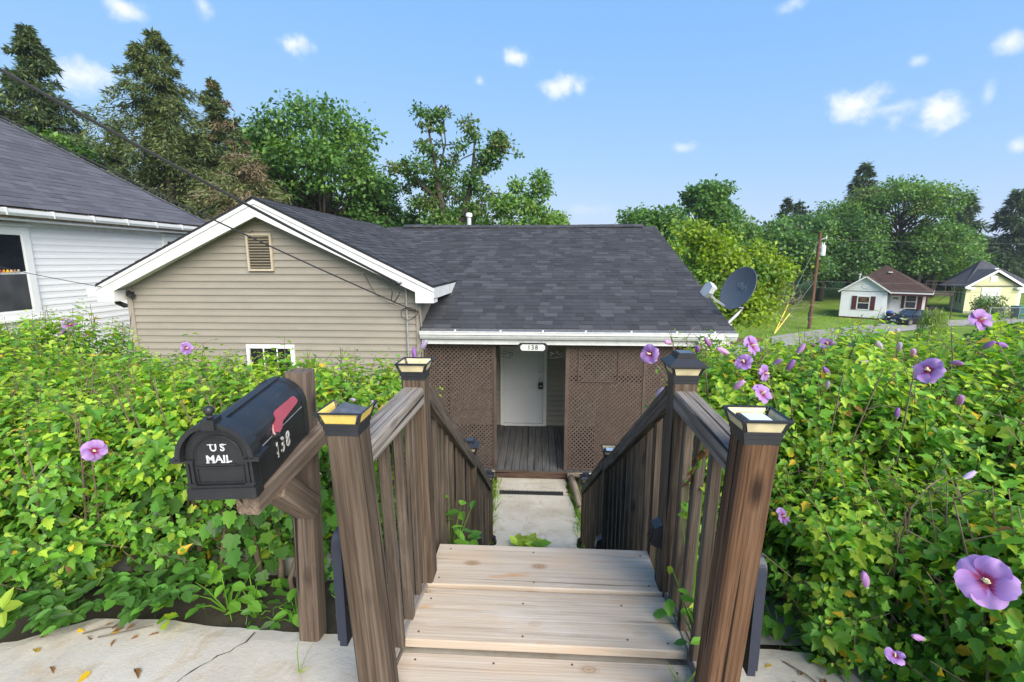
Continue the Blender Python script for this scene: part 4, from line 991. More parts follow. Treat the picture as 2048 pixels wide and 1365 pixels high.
# planters by the path
def log(nm, p0, p1, r, par, k=10):
    a, b = Vector(p0), Vector(p1); d = (b-a); L = d.length; d.normalize(); y = Vector((0,0,1)).cross(d).normalized(); z = d.cross(y)
    m = MB().tube([(-L/2,0,0),(-L/6,.006,.004),(L/6,-.004,.003),(L/2,0,0)], [r,r*1.04,r*.97,r*.94], k)
    return put(nm, m.mesh(nm, M['log'], True), par, (a+b)/2, Matrix((d, y, z)).transposed())
for lab, sx in (('log-edged planter bed right of the porch step', 1), ('log-edged planter bed left of the porch step', -1)):
    t = thing('log_planter', lab, 'planter', (.95 if sx > 0 else -1.25, 7.4, -2.45), 0, 'log planters beside the path')
    if sx > 0: ax, bx_ = .60, 1.75
    else: ax, bx_ = -.80, -1.9
    log('log', (ax-sx*.06,7.80,-2.27), (bx_,7.80,-2.27), .055, t); log('log', (ax,7.74,-2.29), (ax+sx*.10,6.9,-2.36), .055, t); log('log', (ax+sx*.02,7.7,-2.37), (ax+sx*.12,6.8,-2.44), .06, t)
    m = MB(); m.box(min(ax,bx_)+.1, max(ax,bx_), 6.9, 7.76, -2.46, -2.36); put0('planting_soil', m, M['soil'], t)
bk = thing('bucket', 'small galvanized metal bucket on the log planter beside the right rail', 'bucket', (.93, 7.52, -2.36))
m = MB(); n = 20; pr = [(.075,0),(.082,.02),(.10,.20),(.108,.205),(.108,.215),(.098,.212),(.08,.03)]
for r, z in pr:
    for j in range(n): m.v.append((r*math.cos(2*math.pi*j/n), r*math.sin(2*math.pi*j/n), z))
for i in range(len(pr)-1):
    for j in range(n): m.f.append((i*n+j, i*n+(j+1) % n, (i+1)*n+(j+1) % n, (i+1)*n+j)); m.m.append(0)
m.f.append(tuple(range(n-1,-1,-1))); m.m.append(0); m.f.append(tuple((len(pr)-1)*n+j for j in range(n))); m.m.append(0); putl('pail', m, M['zinc'], bk, True)
m = MB(); m.lathe([(.0885,.14),(.0885,.143)], 20); putl('water', m, M['glass'], bk)
m = MB(); m.tube([(-.10,0,.2),(-.09,-.06,.17),(-.04,-.105,.13),(.04,-.105,.13),(.09,-.06,.17),(.10,0,.2)], .004, 5); putl('bail_handle', m, M['zinc'], bk)
# lean-to roof beam past the gutter
m = MB(); m.prism([(8.05,.05),(8.05,.16),(9.4,-.06),(9.4,-.17)], 3.25, 3.95, 'x'); put0('side_roof', m, M['lattice_b'], hs)

# ------------------------------------------------------------------ satellite dish
sd = thing('satellite_dish', 'grey satellite dish on a bent mast at the right roof edge', 'satellite dish', (3.16, 8.02, .40))
ctr = Vector((3.36,8.05,.98)); nd = Vector((-.86,-.30,.36)).normalized(); rt = Vector((0,0,1)).cross(nd).normalized(); upv = nd.cross(rt)
tl = R(-24); rt2 = rt*math.cos(tl)+upv*math.sin(tl); up2 = -rt*math.sin(tl)+upv*math.cos(tl)
m = MB(); k = 40; rings = [0,.12,.22,.30,.335,.345]
for side in (0, 1):
    for r in rings:
        for j in range(k):
            a = 2*math.pi*j/k; p = ctr + rt2*(r*1.06*math.cos(a)) + up2*(r*1.10*math.sin(a)) + nd*(.55*r*r - (.012 if side else 0)); m.v.append(tuple(p))
nr = len(rings)
for s in (0, 1):
    for i in range(nr-1):
        for j in range(k):
            o = s*nr*k; q = (o+i*k+j, o+i*k+(j+1) % k, o+(i+1)*k+(j+1) % k, o+(i+1)*k+j); m.f.append(q if s == 0 else q[::-1]); m.m.append(0)
for j in range(k): o = (nr-1)*k; m.f.append((o+j, o+(j+1) % k, o+nr*k+(j+1) % k, o+nr*k+j)); m.m.append(0)
put0('reflector', m, M['dish'], sd, True)
tx = Matrix((rt2, up2, nd)).transposed().to_4x4(); tx.translation = ctr + up2*.06 + nd*.012 + rt2*.02 - Vector(sd.location)
text('reflector_print', 'dish', .15, M['dish_t'], sd, tx, .004)
low = ctr - up2*.36 + nd*.03
m = MB(); m.tube([(3.16,8.02,.36),(3.22,8.04,.44),(3.36,8.08,.56),(3.45,8.10,.66),tuple(low+Vector((.05,.05,0)))], .024, 10); m.box(3.08,3.24,7.96,8.08,.385,.40); put0('mast', m, M['dish_l'], sd, True)
lnb = ctr + nd*.50 - up2*.26
m = MB(); m.tube([tuple(low), tuple(low.lerp(lnb,.5)-up2*.02), tuple(lnb)], [.020,.022,.026], 4); put0('feed_arm', m, M['dish_l'], sd)
m = MB(); a = lnb+nd*.02
for dx, s in ((0,1.0),): 
    M3 = Matrix((rt2, up2, nd)).transposed(); bm = MB().prism([(-.085,-.11),(.07,-.12),(.115,-.02),(.10,.09),(-.03,.12),(-.105,.04)], -.045, .045, 'z'); m.add([a+up2*.04+M3@Vector(v) for v in bm.v], bm.f)
put0('feed_housing', m, M['dish_l'], sd)
m = MB(); m.tube([tuple(a+up2*.10-nd*.02), tuple(a+up2*.115-nd*.09)], [.028,.034], 10); m.tube([tuple(a+up2*.10+rt2*.05-nd*.02), tuple(a+up2*.11+rt2*.05-nd*.08)], [.024,.03], 10); put0('feed_horn', m, M['dish_l'], sd, True)
m = MB(); m.add([tuple(low+rt2*.05+up2*.05-nd*.05),tuple(low-rt2*.05+up2*.05-nd*.05),tuple(low-rt2*.05-up2*.02),tuple(low+rt2*.05-up2*.02),tuple(low+Vector((.06,.06,-.05)))], [(0,1,2,3),(0,3,4),(1,0,4),(2,1,4),(3,2,4)]); put0('bracket', m, M['dish_l'], sd)

# ================================================================== WHITE NEIGHBOUR HOUSE
wh = thing('neighbour_house', 'white sided house with grey hip roof and large windows at the left', 'house', (-12, 8, -2.5))
WX = -8.8; yA, yB = 1.0, 11.9
ww = MB(); ww.box(WX-.1, WX, yA, yB, -2.6, 2.25); ww = put0('side_wall', ww, M['whites'], wh)
siding(ww, (WX,0), (0,1), (1,0), -2.4, 2.06, .118, lambda z: yA, lambda z: yB, M['whites'], .014)
m = MB(); m.box(-14,WX-.1,yB-.1,yB,-2.6,2.25); put0('rear_wall', m, M['whites'], wh)
m = MB(); m.box(WX,-8.5,yA,yB+.35,2.10,2.13); m.box(WX,WX+.03,yA,yB+.03,2.02,2.099); put0('soffit', m, M['white_dirty'], wh)
m = MB(); m.box(-8.52,-8.49,yA,yB+.3,2.13,2.30); put0('fascia', m, plain('weathered_fascia', (.30,.22,.17), .85, .4, 9), wh)
m = MB(); m.prism([(-8.49,2.17),(-8.40,2.17),(-8.37,2.21),(-8.365,2.27),(-8.49,2.265)], yA, yB+.25); wg = put0('gutter', m, M['white'], wh)
for i in range(11):
    y = 4.2+i*.74; m = MB(); m.box(-8.362,-8.355,y-.012,y+.012,2.165,2.275); m.box(-8.49,-8.362,y-.01,y+.01,2.272,2.282); m.tube([(-8.47,y,2.27),(-8.49,y+.02,2.36)], .006, 5); put0('gutter_strap', m, M['white_dirty'], wg)
PW = .77; e0 = Vector((-8.45, yB+.3, 2.32)); pmw = math.hypot(1, PW)
m = MB(); T = 4.2
m.add([(-8.45,yA-6,2.31),(-8.45,yB+.3,2.31),(-8.45-T,yB+.3-T,2.31+PW*T),(-8.45-T,yA-6,2.31+PW*T),(-8.45-2*T,yB+.3,2.31),(-8.45-2*T,yA-6,2.31)], [(0,1,2,3),(1,4,2),(3,2,4,5)])
wr = put0('roof', m, SH2[2], wh)
shingles(wr, (-8.43,yA,2.31), (0,1,0), (-1,0,PW), (PW,0,1), lambda v: 0, lambda v: yB+.3-yA-v/pmw, T*pmw, .142, SH2, 280, 31, wch=(.3,.305), th=.007)
m = MB()
for i in range(22): a = e0+Vector((-1,-1,PW))*(i*.18); b = e0+Vector((-1,-1,PW))*(i*.18+.2); m.add([a+Vector((.0,.13,-.06)),a+Vector((0,0,.03)),a+Vector((.13,0,-.06)),b+Vector((.0,.13,-.065)),b+Vector((0,0,.022)),b+Vector((.13,0,-.065))], [(0,1,4,3),(1,2,5,4)], i % 3)
put0('hip_cap', m, SH2, wr)
Fw = lambda u, o, z: (WX+.012+o, u, z)
window(wh, 6.55, 7.66, .60, 1.90, Fw, 1, 2, .12, glass=M['glass'], gl2=M['glass_s'], head=True)
window(wh, 10.82, 11.5, .75, 1.92, Fw, 1, 2, .11, head=True)
for i in range(8):
    c = [(.02,.25,.14),(.02,.25,.14),(.45,.05,.08),(.7,.35,.03),(.75,.5,.05),(.8,.45,.2),(.5,.3,.2),(.6,.55,.4)][i]; y = 7.12+i*.055
    t = MB().lathe([(.016,0),(.018,.03),(.010,.036),(.010,.046)], 8, (WX+.062, y, 1.262)); tag(put0('trinket', t, plain('trinket_%s' % 'abcdefgh'[i], c, .3, .1, 5)), 'small %s trinket on the sash of the white house window, %s from the left' % (('dark green','green','crimson','orange','amber','cream','brown','tan')[i], ('first','second','third','fourth','fifth','sixth','seventh','last')[i]), 'ornament', 'trinkets in the window')

# ================================================================== FAR RIGHT: COTTAGES, CAR, POLE
def lbeam(nm, p0, p1, w, h, mat, par, up=(0,0,1)): return beam(nm, p0, p1, w, h, mat, par, up, .002, world=False)
co = thing('cottage', 'small white cottage with brown hip roof and maroon shutters across the road', 'house', (33.71, 54.37, -4.85), R(-38.75))
def siding_flat(name, c, ex):
    m = NM(name, .6, .3); tc = m.n('TexCoord'); sp = m.n('SeparateXYZ'); m.l(tc.outputs['Object'], sp.inputs[0])
    fr = m.math('FRACT', m.math('DIVIDE', sp.outputs[2], ex)); n = m.noise(m.coord(), 1.5, 5, .6)
    m.col(m.ramp(n, [(.3, tuple(x*.93 for x in c)), (.7, c)])); b = m.n('Bump'); b.inputs['Strength'].default_value = .8; b.inputs['Distance'].default_value = .03
    m.l(m.math('SUBTRACT', 1.0, fr), b.inputs['Height']); m.l(b.outputs[0], m.b.inputs['Normal']); return m.m
M['wfar'] = siding_flat('white_lap_siding', (.80,.80,.80), .11); M['yfar'] = siding_flat('yellow_lap_siding', (.58,.58,.33), .16)
m = MB(); m.prism([(0,.22),(4.04,.22),(4.04,3.1),(2.1,4.55),(0,3.1)], 0, 2.0); putl('gable_wall', m, M['wfar'], co)
m = MB(); m.box(.05,7.2,1.6,7.2,.22,3.1); putl('main_wall', m, M['wfar'], co)
m = MB(); m.box(-.03,4.07,-.03,1.9,-.2,.22); m.box(.02,7.23,1.57,7.25,-.2,.22); putl('base_skirt', m, M['maroon'], co)
m = MB(); ap1, ap2 = (3.3,3.5,5.85), (3.5,3.7,5.85)
m.add([(-.25,-.05,3.05),(7.65,-.05,3.05),(7.65,7.5,3.05),(-.25,7.5,3.05),(3.4,3.55,5.85)], [(0,1,4),(1,2,4),(2,3,4),(3,0,4)])
m.prism([(2.1,4.72),(4.38,3.02),(4.38,2.95),(2.1,4.64),(-.24,2.95),(-.24,3.02)], -.35, 2.6); rf = putl('roof', m, M['brown_roof'], co)
for s, e in ((-1,-.26),(1,4.40)): lbeam('rake_board', (2.1,-.36,4.63), (e,-.36,2.94), .03, .13, M['white'], co)
m = MB(); m.box(4.3,7.66,-.09,-.055,2.93,3.06); m.box(7.652,7.685,-.05,7.5,2.93,3.06); putl('fascia', m, M['white'], co)
m = MB(); m.box(4.04,7.5,.0,1.6,2.86,2.90); m.box(4.06,7.45,-.02,.08,2.72,2.92); putl('porch_beam', m, M['maroon'], co)
lbeam('porch_post', (7.2,.05,.0), (7.2,.05,2.8), .14, .14, M['maroon'], co, (0,1,0)); lbeam('porch_post', (7.2,.1,2.2), (7.75,.1,2.85), .06, .06, M['maroon'], co)
m = MB(); m.box(4.06,7.3,.0,1.58,.0,.55); putl('porch_slab', m, M['found'], co)
def cwin(par, x0, x1, z0, z1, y, sh=.42, dark=None):
    m = MB(); m.box(x0,x1,y-.03,y-.005,z0,z1); w = putl('window', m, dark or M['glass'], par)
    m = MB()
    for a, b, c, d in ((x0-.09,x0,z0-.09,z1+.09),(x1,x1+.09,z0-.09,z1+.09),(x0,x1,z1,z1+.09),(x0,x1,z0-.09,z0),(x0,x1,(z0+z1)/2-.03,(z0+z1)/2+.03)): m.box(a,b,y-.055,y-.004,c,d)
    putl('frame', m, M['white'], w)
    if sh:
        for a in (x0-.12-sh, x1+.12):
            m = MB(); m.box(a,a+sh,y-.05,y-.006,z0-.08,z1+.08)
            for k in range(9): zz = z0+(z1-z0)*k/9; m.box(a+.04,a+sh-.04,y-.062,y-.051,zz,zz+.09)
            putl('shutter', m, M['maroon'], par)
    return w
cw = cwin(co, 1.58, 2.55, 1.12, 2.45, 0)
m = MB()
for i in range(-6, 9): 
    for s in (1, -1):
        c = i*.16
        a = (1.6+c, 1.84) if s > 0 else (1.6+c+.62, 1.84); b = (a[0]+s*.58, 2.42)
        if min(a[0],b[0]) > 1.56 and max(a[0],b[0]) < 2.58: m.tube([(a[0],-.036,a[1]),(b[0],-.036,b[1])], .02, 4)
putl('window_lattice', m, plain('orange_brown_lattice', (.30,.14,.06), .7, .2, 9), co)
cwin(co, 5.55, 6.35, 1.38, 2.70, 1.6, .40, M['glass_s'])
m = MB(); m.lathe([(.26,0),(.30,.02),(.26,.04),(.05,.03)], 20); m.v = [(2.06+v[0]*1.05, -.04+.04-v[2], 3.55+v[1]*.78) for v in m.v]; putl('oval_vent', m, M['white'], co)
m = MB(); m.box(4.28,5.08,1.54,1.59,.58,2.58); cd = putl('door', m, M['white'], co)
for k in range(5): a0 = R(15+k*30); m = MB(); c0 = (4.68,2.18); m.add([(c0[0]+.1*math.cos(a0),1.535,c0[1]+.1*math.sin(a0)),(c0[0]+.27*math.cos(a0),1.535,c0[1]+.27*math.sin(a0)),(c0[0]+.27*math.cos(a0+.45),1.535,c0[1]+.27*math.sin(a0+.45)),(c0[0]+.1*math.cos(a0+.45),1.535,c0[1]+.1*math.sin(a0+.45))], [(0,1,2,3)]); putl('fan_pane', m, M['glass'], cd)
m = MB(); m.box(4.2,4.28,1.53,1.595,.56,2.66); m.box(5.08,5.16,1.53,1.595,.56,2.66); m.box(4.28,5.08,1.532,1.595,2.58,2.66); m.box(4.95,5.0,1.50,1.54,1.5,1.56); putl('door_frame', m, M['white_dirty'], co)
m = MB(); m.prism([(4.28,2.86),(4.48,2.80),(4.60,2.84),(4.68,2.80),(4.76,2.84),(4.88,2.80),(5.08,2.86),(4.90,2.72),(4.74,2.70),(4.68,2.60),(4.62,2.70),(4.46,2.72)], 1.57, 1.595); putl('eagle_emblem', m, M['black_metal'], co)
for i, ch in enumerate('114'): text('house_number', ch, .22, M['letter_k'], co, Matrix.Translation((5.30+.02*i,1.585,2.50-.22*i)) @ F4)
m = MB(); m.tube([(1.35,1.2,3.6),(1.35,1.2,4.75)], .09, 10); m.lathe([(.13,0),(.15,.03),(.15,.13),(.1,.16)], 10, (1.35,1.2,4.75)); putl('flue_pipe', m, M['dish_l'], co)
m = MB(); m.box(3.75,4.1,2.2,2.5,5.02,5.14); putl('roof_vent', m, M['white'], co)
m = MB()
for x in (6.9,7.7,8.5,9.2): m.box(x,x+.07,5,5.07,2.6,4.15)
m.box(6.9,9.3,4.98,5.08,4.1,4.2); m.box(6.9,9.3,4.99,5.07,3.05,3.12); m.box(6.9,9.3,5,8,2.6,2.75); m.box(9.2,9.3,5,5.1,-.2,2.6); m.tube([(8.0,5.03,2.0),(9.2,5.03,3.0)], .04, 4); putl('rear_deck', m, M['baluster'], co)
def uv(o, x, y, z): c, s = math.cos(o.rotation_euler.z), math.sin(o.rotation_euler.z); l = o.location; return (l.x+c*x-s*y, l.y+s*x+c*y, l.z+z)
gp_ = uv(co, 4.45, -.25, 0)
g = thing('barbecue_grill', 'blue-lidded barbecue grill in front of the white cottage porch', 'grill', (gp_[0], gp_[1], -4.85), R(-38.75))
m = MB(); m.ball((0,0,.92), .34, 10, (1,.7,.62)); putl('lid', m, plain('blue_enamel', (.02,.08,.30), .3, .1, 5), g, True)
m = MB(); m.lathe([(.18,.55),(.33,.72),(.34,.88)], 12); putl('bowl', m, M['black_metal'], g)
for sx in (-1,1):
    for sy in (-1,1): lbeam('leg', (sx*.3,sy*.15,0), (sx*.18,sy*.1,.7), .03, .03, M['black_metal'], g, (0,1,0))

ye = thing('cottage', 'pale yellow cottage with dark grey roof and white trim at the right edge', 'house', (50.8, 58.9, -4.85), R(3.2))
yd = (53.08-50.77, 63.04-58.87)
m = MB(); m.prism([(0,.35),(6.25,.35),(6.25,3.35),(3.05,5.0),(0,3.35)], 0, .05); putl('wall', m, M['yfar'], ye)
m = MB(); m.add([(0,.0,.35),(2.15,4.25,.35),(2.15,4.25,3.4),(0,0,3.4),(3.0,4.25,.35),(3.0,4.25,3.4)], [(0,3,2,1),(1,2,5,4)]); putl('side_wall', m, M['yfar'], ye)
m = MB(); m.box(-.05,6.3,-.06,.0,-.3,.35); m.add([(-.05,-.06,-.3),(2.1,4.3,-.3),(2.1,4.3,.35),(-.05,-.06,.35)], [(0,3,2,1)]); putl('foundation', m, M['found'], ye)
m = MB(); m.add([(-.5,-.1,3.3),(1.6,4.6,3.45),(8.6,-.1,3.3),(4.6,3.4,6.45),(10.0,6,3.3),(3,7,3.3)], [(0,3,1),(0,2,3),(2,4,3),(1,3,5),(3,4,5)]); m.prism([(3.05,5.32),(6.75,3.30),(6.75,3.2),(3.05,5.2),(-.55,3.2),(-.55,3.30)], -.4, 3.0); putl('roof', m, M['far_roof'], ye)
for e in (-.56, 6.76): lbeam('rake_board', (3.05,-.42,5.16), (e,-.42,3.14), .04, .24, M['white'], ye)
for a in (-.3, 5.6): m = MB(); m.box(a,a+.95,-.42,-.02,2.98,3.2); putl('eave_return', m, M['white'], ye)
m = MB(); m.box(2.62,3.45,-.06,-.005,3.85,4.55); putl('gable_vent', m, M['white'], ye)
cwin(ye, 2.05, 3.75, 1.45, 2.9, 0, 0, M['curtain'])
m = MB(); m.box(1.75,4.05,-.075,-.005,2.98,3.14); m.box(1.78,1.96,-.07,-.006,1.3,2.98); m.box(3.84,4.02,-.07,-.006,1.3,2.98); putl('window_trim', m, M['white'], ye)
for t_ in (.28, .52, .76):
    a = Vector((2.15*t_,4.25*t_,0)); d = Vector((.451,.892,0)); nn_ = Vector((-.892,.451,0)); m = MB()
    q = [a+d*s+nn_*.03+Vector((0,0,z)) for s, z in ((-.22,1.3),(.22,1.3),(.22,2.9),(-.22,2.9))]; m.add(q, [(0,1,2,3),(3,2,1,0)]); w = putl('window', m, M['glass_s'], ye)
    m = MB(); 
    for s0,s1,z0,z1 in ((-.32,-.22,1.2,3.0),(.22,.32,1.2,3.0),(-.22,.22,2.9,3.0),(-.22,.22,1.2,1.3),(-.22,.22,2.07,2.13)): q = [a+d*s+nn_*.05+Vector((0,0,z)) for s, z in ((s0,z0),(s1,z0),(s1,z1),(s0,z1))]; m.add(q, [(0,1,2,3),(3,2,1,0)])
    putl('frame', m, M['white'], w)
m = MB(); m.box(4.3,4.75,1.2,1.5,5.9,6.02); m.v=[(v[0]-.1,v[1],v[2]-.6) for v in m.v]; putl('roof_vent', m, M['white'], ye)
m = MB(); m.box(6.3,12,.1,.25,2.5,3.4); m.box(6.3,12,5,5.1,0,3.2); putl('carport', m, M['whites'], ye)
m = MB(); m.box(-.9,-.1,.6,1.4,-.1,.75); tag(put('air_conditioner', m.mesh('air_conditioner', M['black_metal']), None, (49.6,60.5,-4.85)), 'dark boxy air conditioner beside the pale yellow cottage', 'air conditioner')
t = thing('waste_bin', 'teal wheeled waste bin beyond the fence at the right edge', 'bin', (52.6,53.9,-4.8)); teal = plain('teal_plastic', (.03,.16,.15), .5, .1, 5)
m = MB(); m.prism([(-.6,0),(.6,0),(.75,1.3),(-.75,1.3)], -.5, .5); putl('body', m, teal, t); m = MB(); m.prism([(-.8,1.3),(.8,1.3),(.7,1.42),(-.7,1.42)], -.55, .55); putl('lid', m, teal, t)
t = thing('chain_link_fence', 'chain link fence with metal posts at the far right edge', 'fence', (49.5,52.4,-4.8))
for i in range(7): x = 48.4+i*1.6; m = MB(); m.tube([(x,52.9+.12*i,-4.9),(x,52.9+.12*i,-3.45)], .07 if i == 0 else .04, 6); put0('post', m, M['zinc'], t)
m = MB(); m.tube([(48.4,52.9,-3.5),(58,53.62,-3.5)], .03, 5); put0('top_rail', m, M['zinc'], t)
m = MB()
for i in range(70):
    x = 48.4+i*.14
    for s in (1,-1): m.tube([(x,52.9+.075*(x-48.4),-4.8 if s > 0 else -3.5),(x+1.0,52.9+.075*(x-47.4),-3.5 if s > 0 else -4.8)], .006, 3)
put0('wire_mesh', m, M['zinc'], t)

# parked car
car = thing('parked_car', 'black four-door sedan parked on the road before the white cottage', 'car', (37.3,48.75,-4.80), R(199))   # +x is the nose
secs = [(-2.50,.62,.48,.78),(-2.42,.78,.36,.98),(-2.0,.88,.26,1.03),(-1.2,.91,.24,1.02),(-.2,.92,.24,.98),(.7,.92,.24,.95),(1.3,.91,.26,.90),(1.95,.86,.28,.82),(2.35,.76,.34,.72),(2.50,.60,.42,.62)]
m = MB(); kk = 10
for x, w, zb, zt in secs:
    zm_ = zb+(zt-zb)*.55
    m.v += [(x,-w*.8,zb),(x,-w,zb+.12),(x,-w*1.0,zm_),(x,-w*.96,zt-.06),(x,-w*.82,zt),(x,w*.82,zt),(x,w*.96,zt-.06),(x,w*1.0,zm_),(x,w,zb+.12),(x,w*.8,zb)]
for i in range(len(secs)-1):
    for j in range(kk): m.f.append((i*kk+j, i*kk+(j+1) % kk, (i+1)*kk+(j+1) % kk, (i+1)*kk+j)); m.m.append(0)
m.f.append(tuple(range(kk-1,-1,-1))); m.m.append(0); m.f.append(tuple((len(secs)-1)*kk+j for j in range(kk))); m.m.append(0)
putl('body', m, M['carpaint'], car, True)
cs = [(-2.0,.74,1.0),(-1.45,.68,1.30),(-.9,.62,1.44),(-.1,.60,1.47),(.35,.62,1.40),(1.15,.76,.93)]
m = MB()
for x, w, z in cs: m.v += [(x,-.80,.95),(x,-w,z),(x,w,z),(x,.80,.95)]
for i in range(len(cs)-1):
    for j in range(3): m.f.append((i*4+j, i*4+j+1, (i+1)*4+j+1, (i+1)*4+j)); m.m.append(0)
m.v = [(v[0],v[1],v[2]) for v in m.v]; putl('greenhouse', m, M['carglass'], car, False)
m = MB()
for a, b in (((-1.45,.68,1.30),(-2.0,.76,1.0)),((.35,.62,1.40),(1.15,.78,.93)),((-.25,.61,1.47),(-.25,.82,.97))):
    for s in (-1,1): m.tube([(a[0],s*a[1],a[2]+.005),(b[0],s*b[1],b[2]+.01)], .035, 5)
m.add([(x,s*w,z+.012) for x,w,z in cs[1:5] for s in (-1,1)], [(0,2,3,1),(2,4,5,3),(4,6,7,5)]); putl('roof_panel', m, M['carpaint'], car)
for x in (-1.45,1.48):
    for s in (-1,1):
        wm_ = MB(); wm_.tube([(x,s*.74,.33),(x,s*.93,.33)], .33, 18); w = putl('wheel', wm_, M['rubber'], car)
        rm = MB(); rm.tube([(x,s*.931,.33),(x,s*.945,.33)], .21, 14); putl('rim', rm, M['chrome'], w)
for s in (-1,1):
    m = MB(); m.ball((2.28,s*.60,.70), .17, 8, (.9,1.0,.42)); putl('headlight', m, plain('headlight_glass', (.6,.6,.62), .1, .05, 5), car, True)
    m = MB(); m.box(-2.47,-2.40,s*.62-.12,s*.62+.12,.76,.93); putl('tail_light', m, M['red'], car)
m = MB(); m.box(2.44,2.505,-.27,.27,.42,.56); putl('number_plate', m, M['sign_w'], car)
m = MB(); m.box(2.38,2.47,-.45,.45,.60,.64); m.box(2.30,2.52,-.5,.5,.36,.40); putl('grille', m, M['chrome'], car)
m = MB(); [m.ball((.95,s*.98,1.02), .1, 6, (.6,1,.7)) for s in (-1,1)]; putl('mirror', m, M['carpaint'], car, True)

# utility pole with transformer, guy wire, lines
up_ = thing('utility_pole', 'tall reddish brown wooden utility pole with transformer beside the road', 'pole', (25.26,44.83,-4.85))
o = beam('pole', (25.26,44.83,-5.2), (25.36,44.83,3.95), .27, .27, M['pole'], up_, up=(0,1,0), c=.08)
m = MB(); m.lathe([(.2,0),(.23,.04),(.23,.85),(.18,.92),(.05,.95)], 14, (25.68,44.75,1.9)); m.box(25.4,25.6,44.7,44.9,2.1,2.2); m.box(25.4,25.6,44.7,44.9,2.6,2.7); put0('transformer', m, M['white_dirty'], up_)
m = MB()
for x, z in ((25.60,2.85),(25.76,2.85)): m.lathe([(.05,0),(.06,.05),(.03,.1),(.05,.15),(.02,.25)], 8, (x,44.75,z))
m.tube([(25.4,44.8,3.3),(25.8,44.7,3.5)], .03, 5); m.tube([(25.85,44.7,3.4),(25.85,44.7,3.7)], .05, 6); put0('insulator', m, M['white_dirty'], up_)
m = MB(); m.box(25.0,25.12,44.6,44.75,-4.0,-3.2); put0('meter_box', m, M['black_metal'], up_)
cable('guy_wire', [(25.33,44.83,3.4),(20.5,41.5,-4.8)], .02, 'steel guy wire slanting down left from the utility pole top', 0, 'wire_g', 'wire')
cable('guy_wire', [(25.28,44.83,-.4),(20.7,41.65,-4.8)], .02, 'lower guy wire slanting down left from the middle of the pole', 0, 'wire_g', 'wire')
t = thing('guy_guard', 'pair of yellow plastic guy wire guards standing on the lawn', 'guard', (20.5,41.5,-4.85)); a = Vector((20.5,41.5,-4.8)); 
for d, L in ((Vector((25.33,44.83,3.4))-a, 3.1), (Vector((25.28,44.83,-.4))-a, 2.7)):
    d.normalize(); m = MB(); m.tube([tuple(a), tuple(a+d*L)], .055, 6); put0('guard_tube', m, M['yellow'], t)
for i, (a, b, sg_, lab) in enumerate((((25.3,44.8,-.4),(80,50,-.2),.5,'upper of two horizontal utility lines running right from the pole'),((25.3,44.8,-.95),(80,50,-1.0),.6,'lower of two horizontal utility lines running right from the pole'),((25.5,44.8,1.8),(35.8,52.5,-.4),.25,'service drop line from the transformer to the white cottage roof'),((25.4,44.8,3.4),(80,48,4.2),.8,'topmost primary line running right from the pole head'),((25.28,44.8,-.35),(8,30,-.9),.4,'utility line running left from the pole behind the yellow green tree'))):
    cable('utility_line', [a, b], .011, lab, sg_, 'wire_g', 'cable', 'lines from the utility pole')
sdh = thing('shed', 'dark shaded wooden shed under the trees behind the pole', 'shed', (27.5,64,-4.9), R(-20))
m = MB(); m.box(-3,3,0,3,0,2.2); putl('wall', m, plain('grey_shed_boards', (.10,.095,.09), .9, .3, 3), sdh); m = MB(); m.prism([(-.3,2.1),(1.5,3.0),(3.3,2.1),(3.3,2.2),(1.5,3.12),(-.3,2.2)], -3.3, 3.3, 'x'); putl('roof', m, M['far_roof'], sdh); cwin(sdh, -.6, .3, .9, 1.7, 0, 0)

# ================================================================== TREES
def tree(name, label, cat, x, y, clusters, limbs, mats, nleaf, size, seed, bark='bark_d', grp=None, tm=CARD, flat=.65, up=.75, part_leaf='crown'):
    rng = np.random.default_rng(seed); z0 = ter(x, y)-.1
    t = thing(name, label, cat, (x, y, z0), 0, grp)
    mb = MB()
    for pts, rs in limbs: mb.tube(pts, rs, 6)
    put0('trunk', mb, M[bark], t, True)
    cc = np.array([c[:3] for c in clusters]); cr = np.array([c[3] for c in clusters]); wt_ = cr**2; wt_ = wt_/wt_.sum()
    idx = rng.choice(len(cc), nleaf, p=wt_); dr = rv(rng, nleaf); rad = rng.random(nleaf)**.5
    # a ragged edge: some sprays reach out past the clump
    rad *= 1+.7*(rng.random(nleaf)**5)
    off = dr*rad[:, None]*cr[idx][:, None]*np.array([1, 1, flat])
    P = cc[idx]+off - np.array([x, y, z0])
    nrm = dr*.55+np.array([0, 0, up])+rng.normal(size=(nleaf, 3))*.35
    D = dr*.5+rng.normal(size=(nleaf, 3))*.6+np.array([0, 0, -.25])
    S = size*(.6+.8*rng.random(nleaf))
    ml = [TR[m[0]] for m in mats]; pw = np.array([m[1] for m in mats], float)
    # each clump leans to one leaf tone
    ct = rng.choice(len(ml), len(cc), p=pw/pw.sum()); mi = np.where(rng.random(nleaf) < .6, ct[idx], rng.choice(len(ml), nleaf, p=pw/pw.sum()))
    o = put(part_leaf, leaf_mesh(part_leaf, P, D, nrm, S, tm, ml, mi), t); o['kind'] = 'stuff'
    return t
def crown(seed, cx, cy, cz, rx, rz, n, rc, low=-.6, ry=None):
    rr = random.Random(seed); out = []; ry = ry or rx
    while len(out) < n:
        d = Vector((rr.gauss(0,1), rr.gauss(0,1), rr.gauss(0,1))).normalized()
        if d.z < low: continue
        f = rr.uniform(.35, 1)**.5; k = rc*rr.uniform(.65, 1.25)
        out.append((cx+d.x*f*(rx-k*.5), cy+d.y*f*(ry-k*.5), cz+d.z*f*(rz-k*.4), k))
    return out
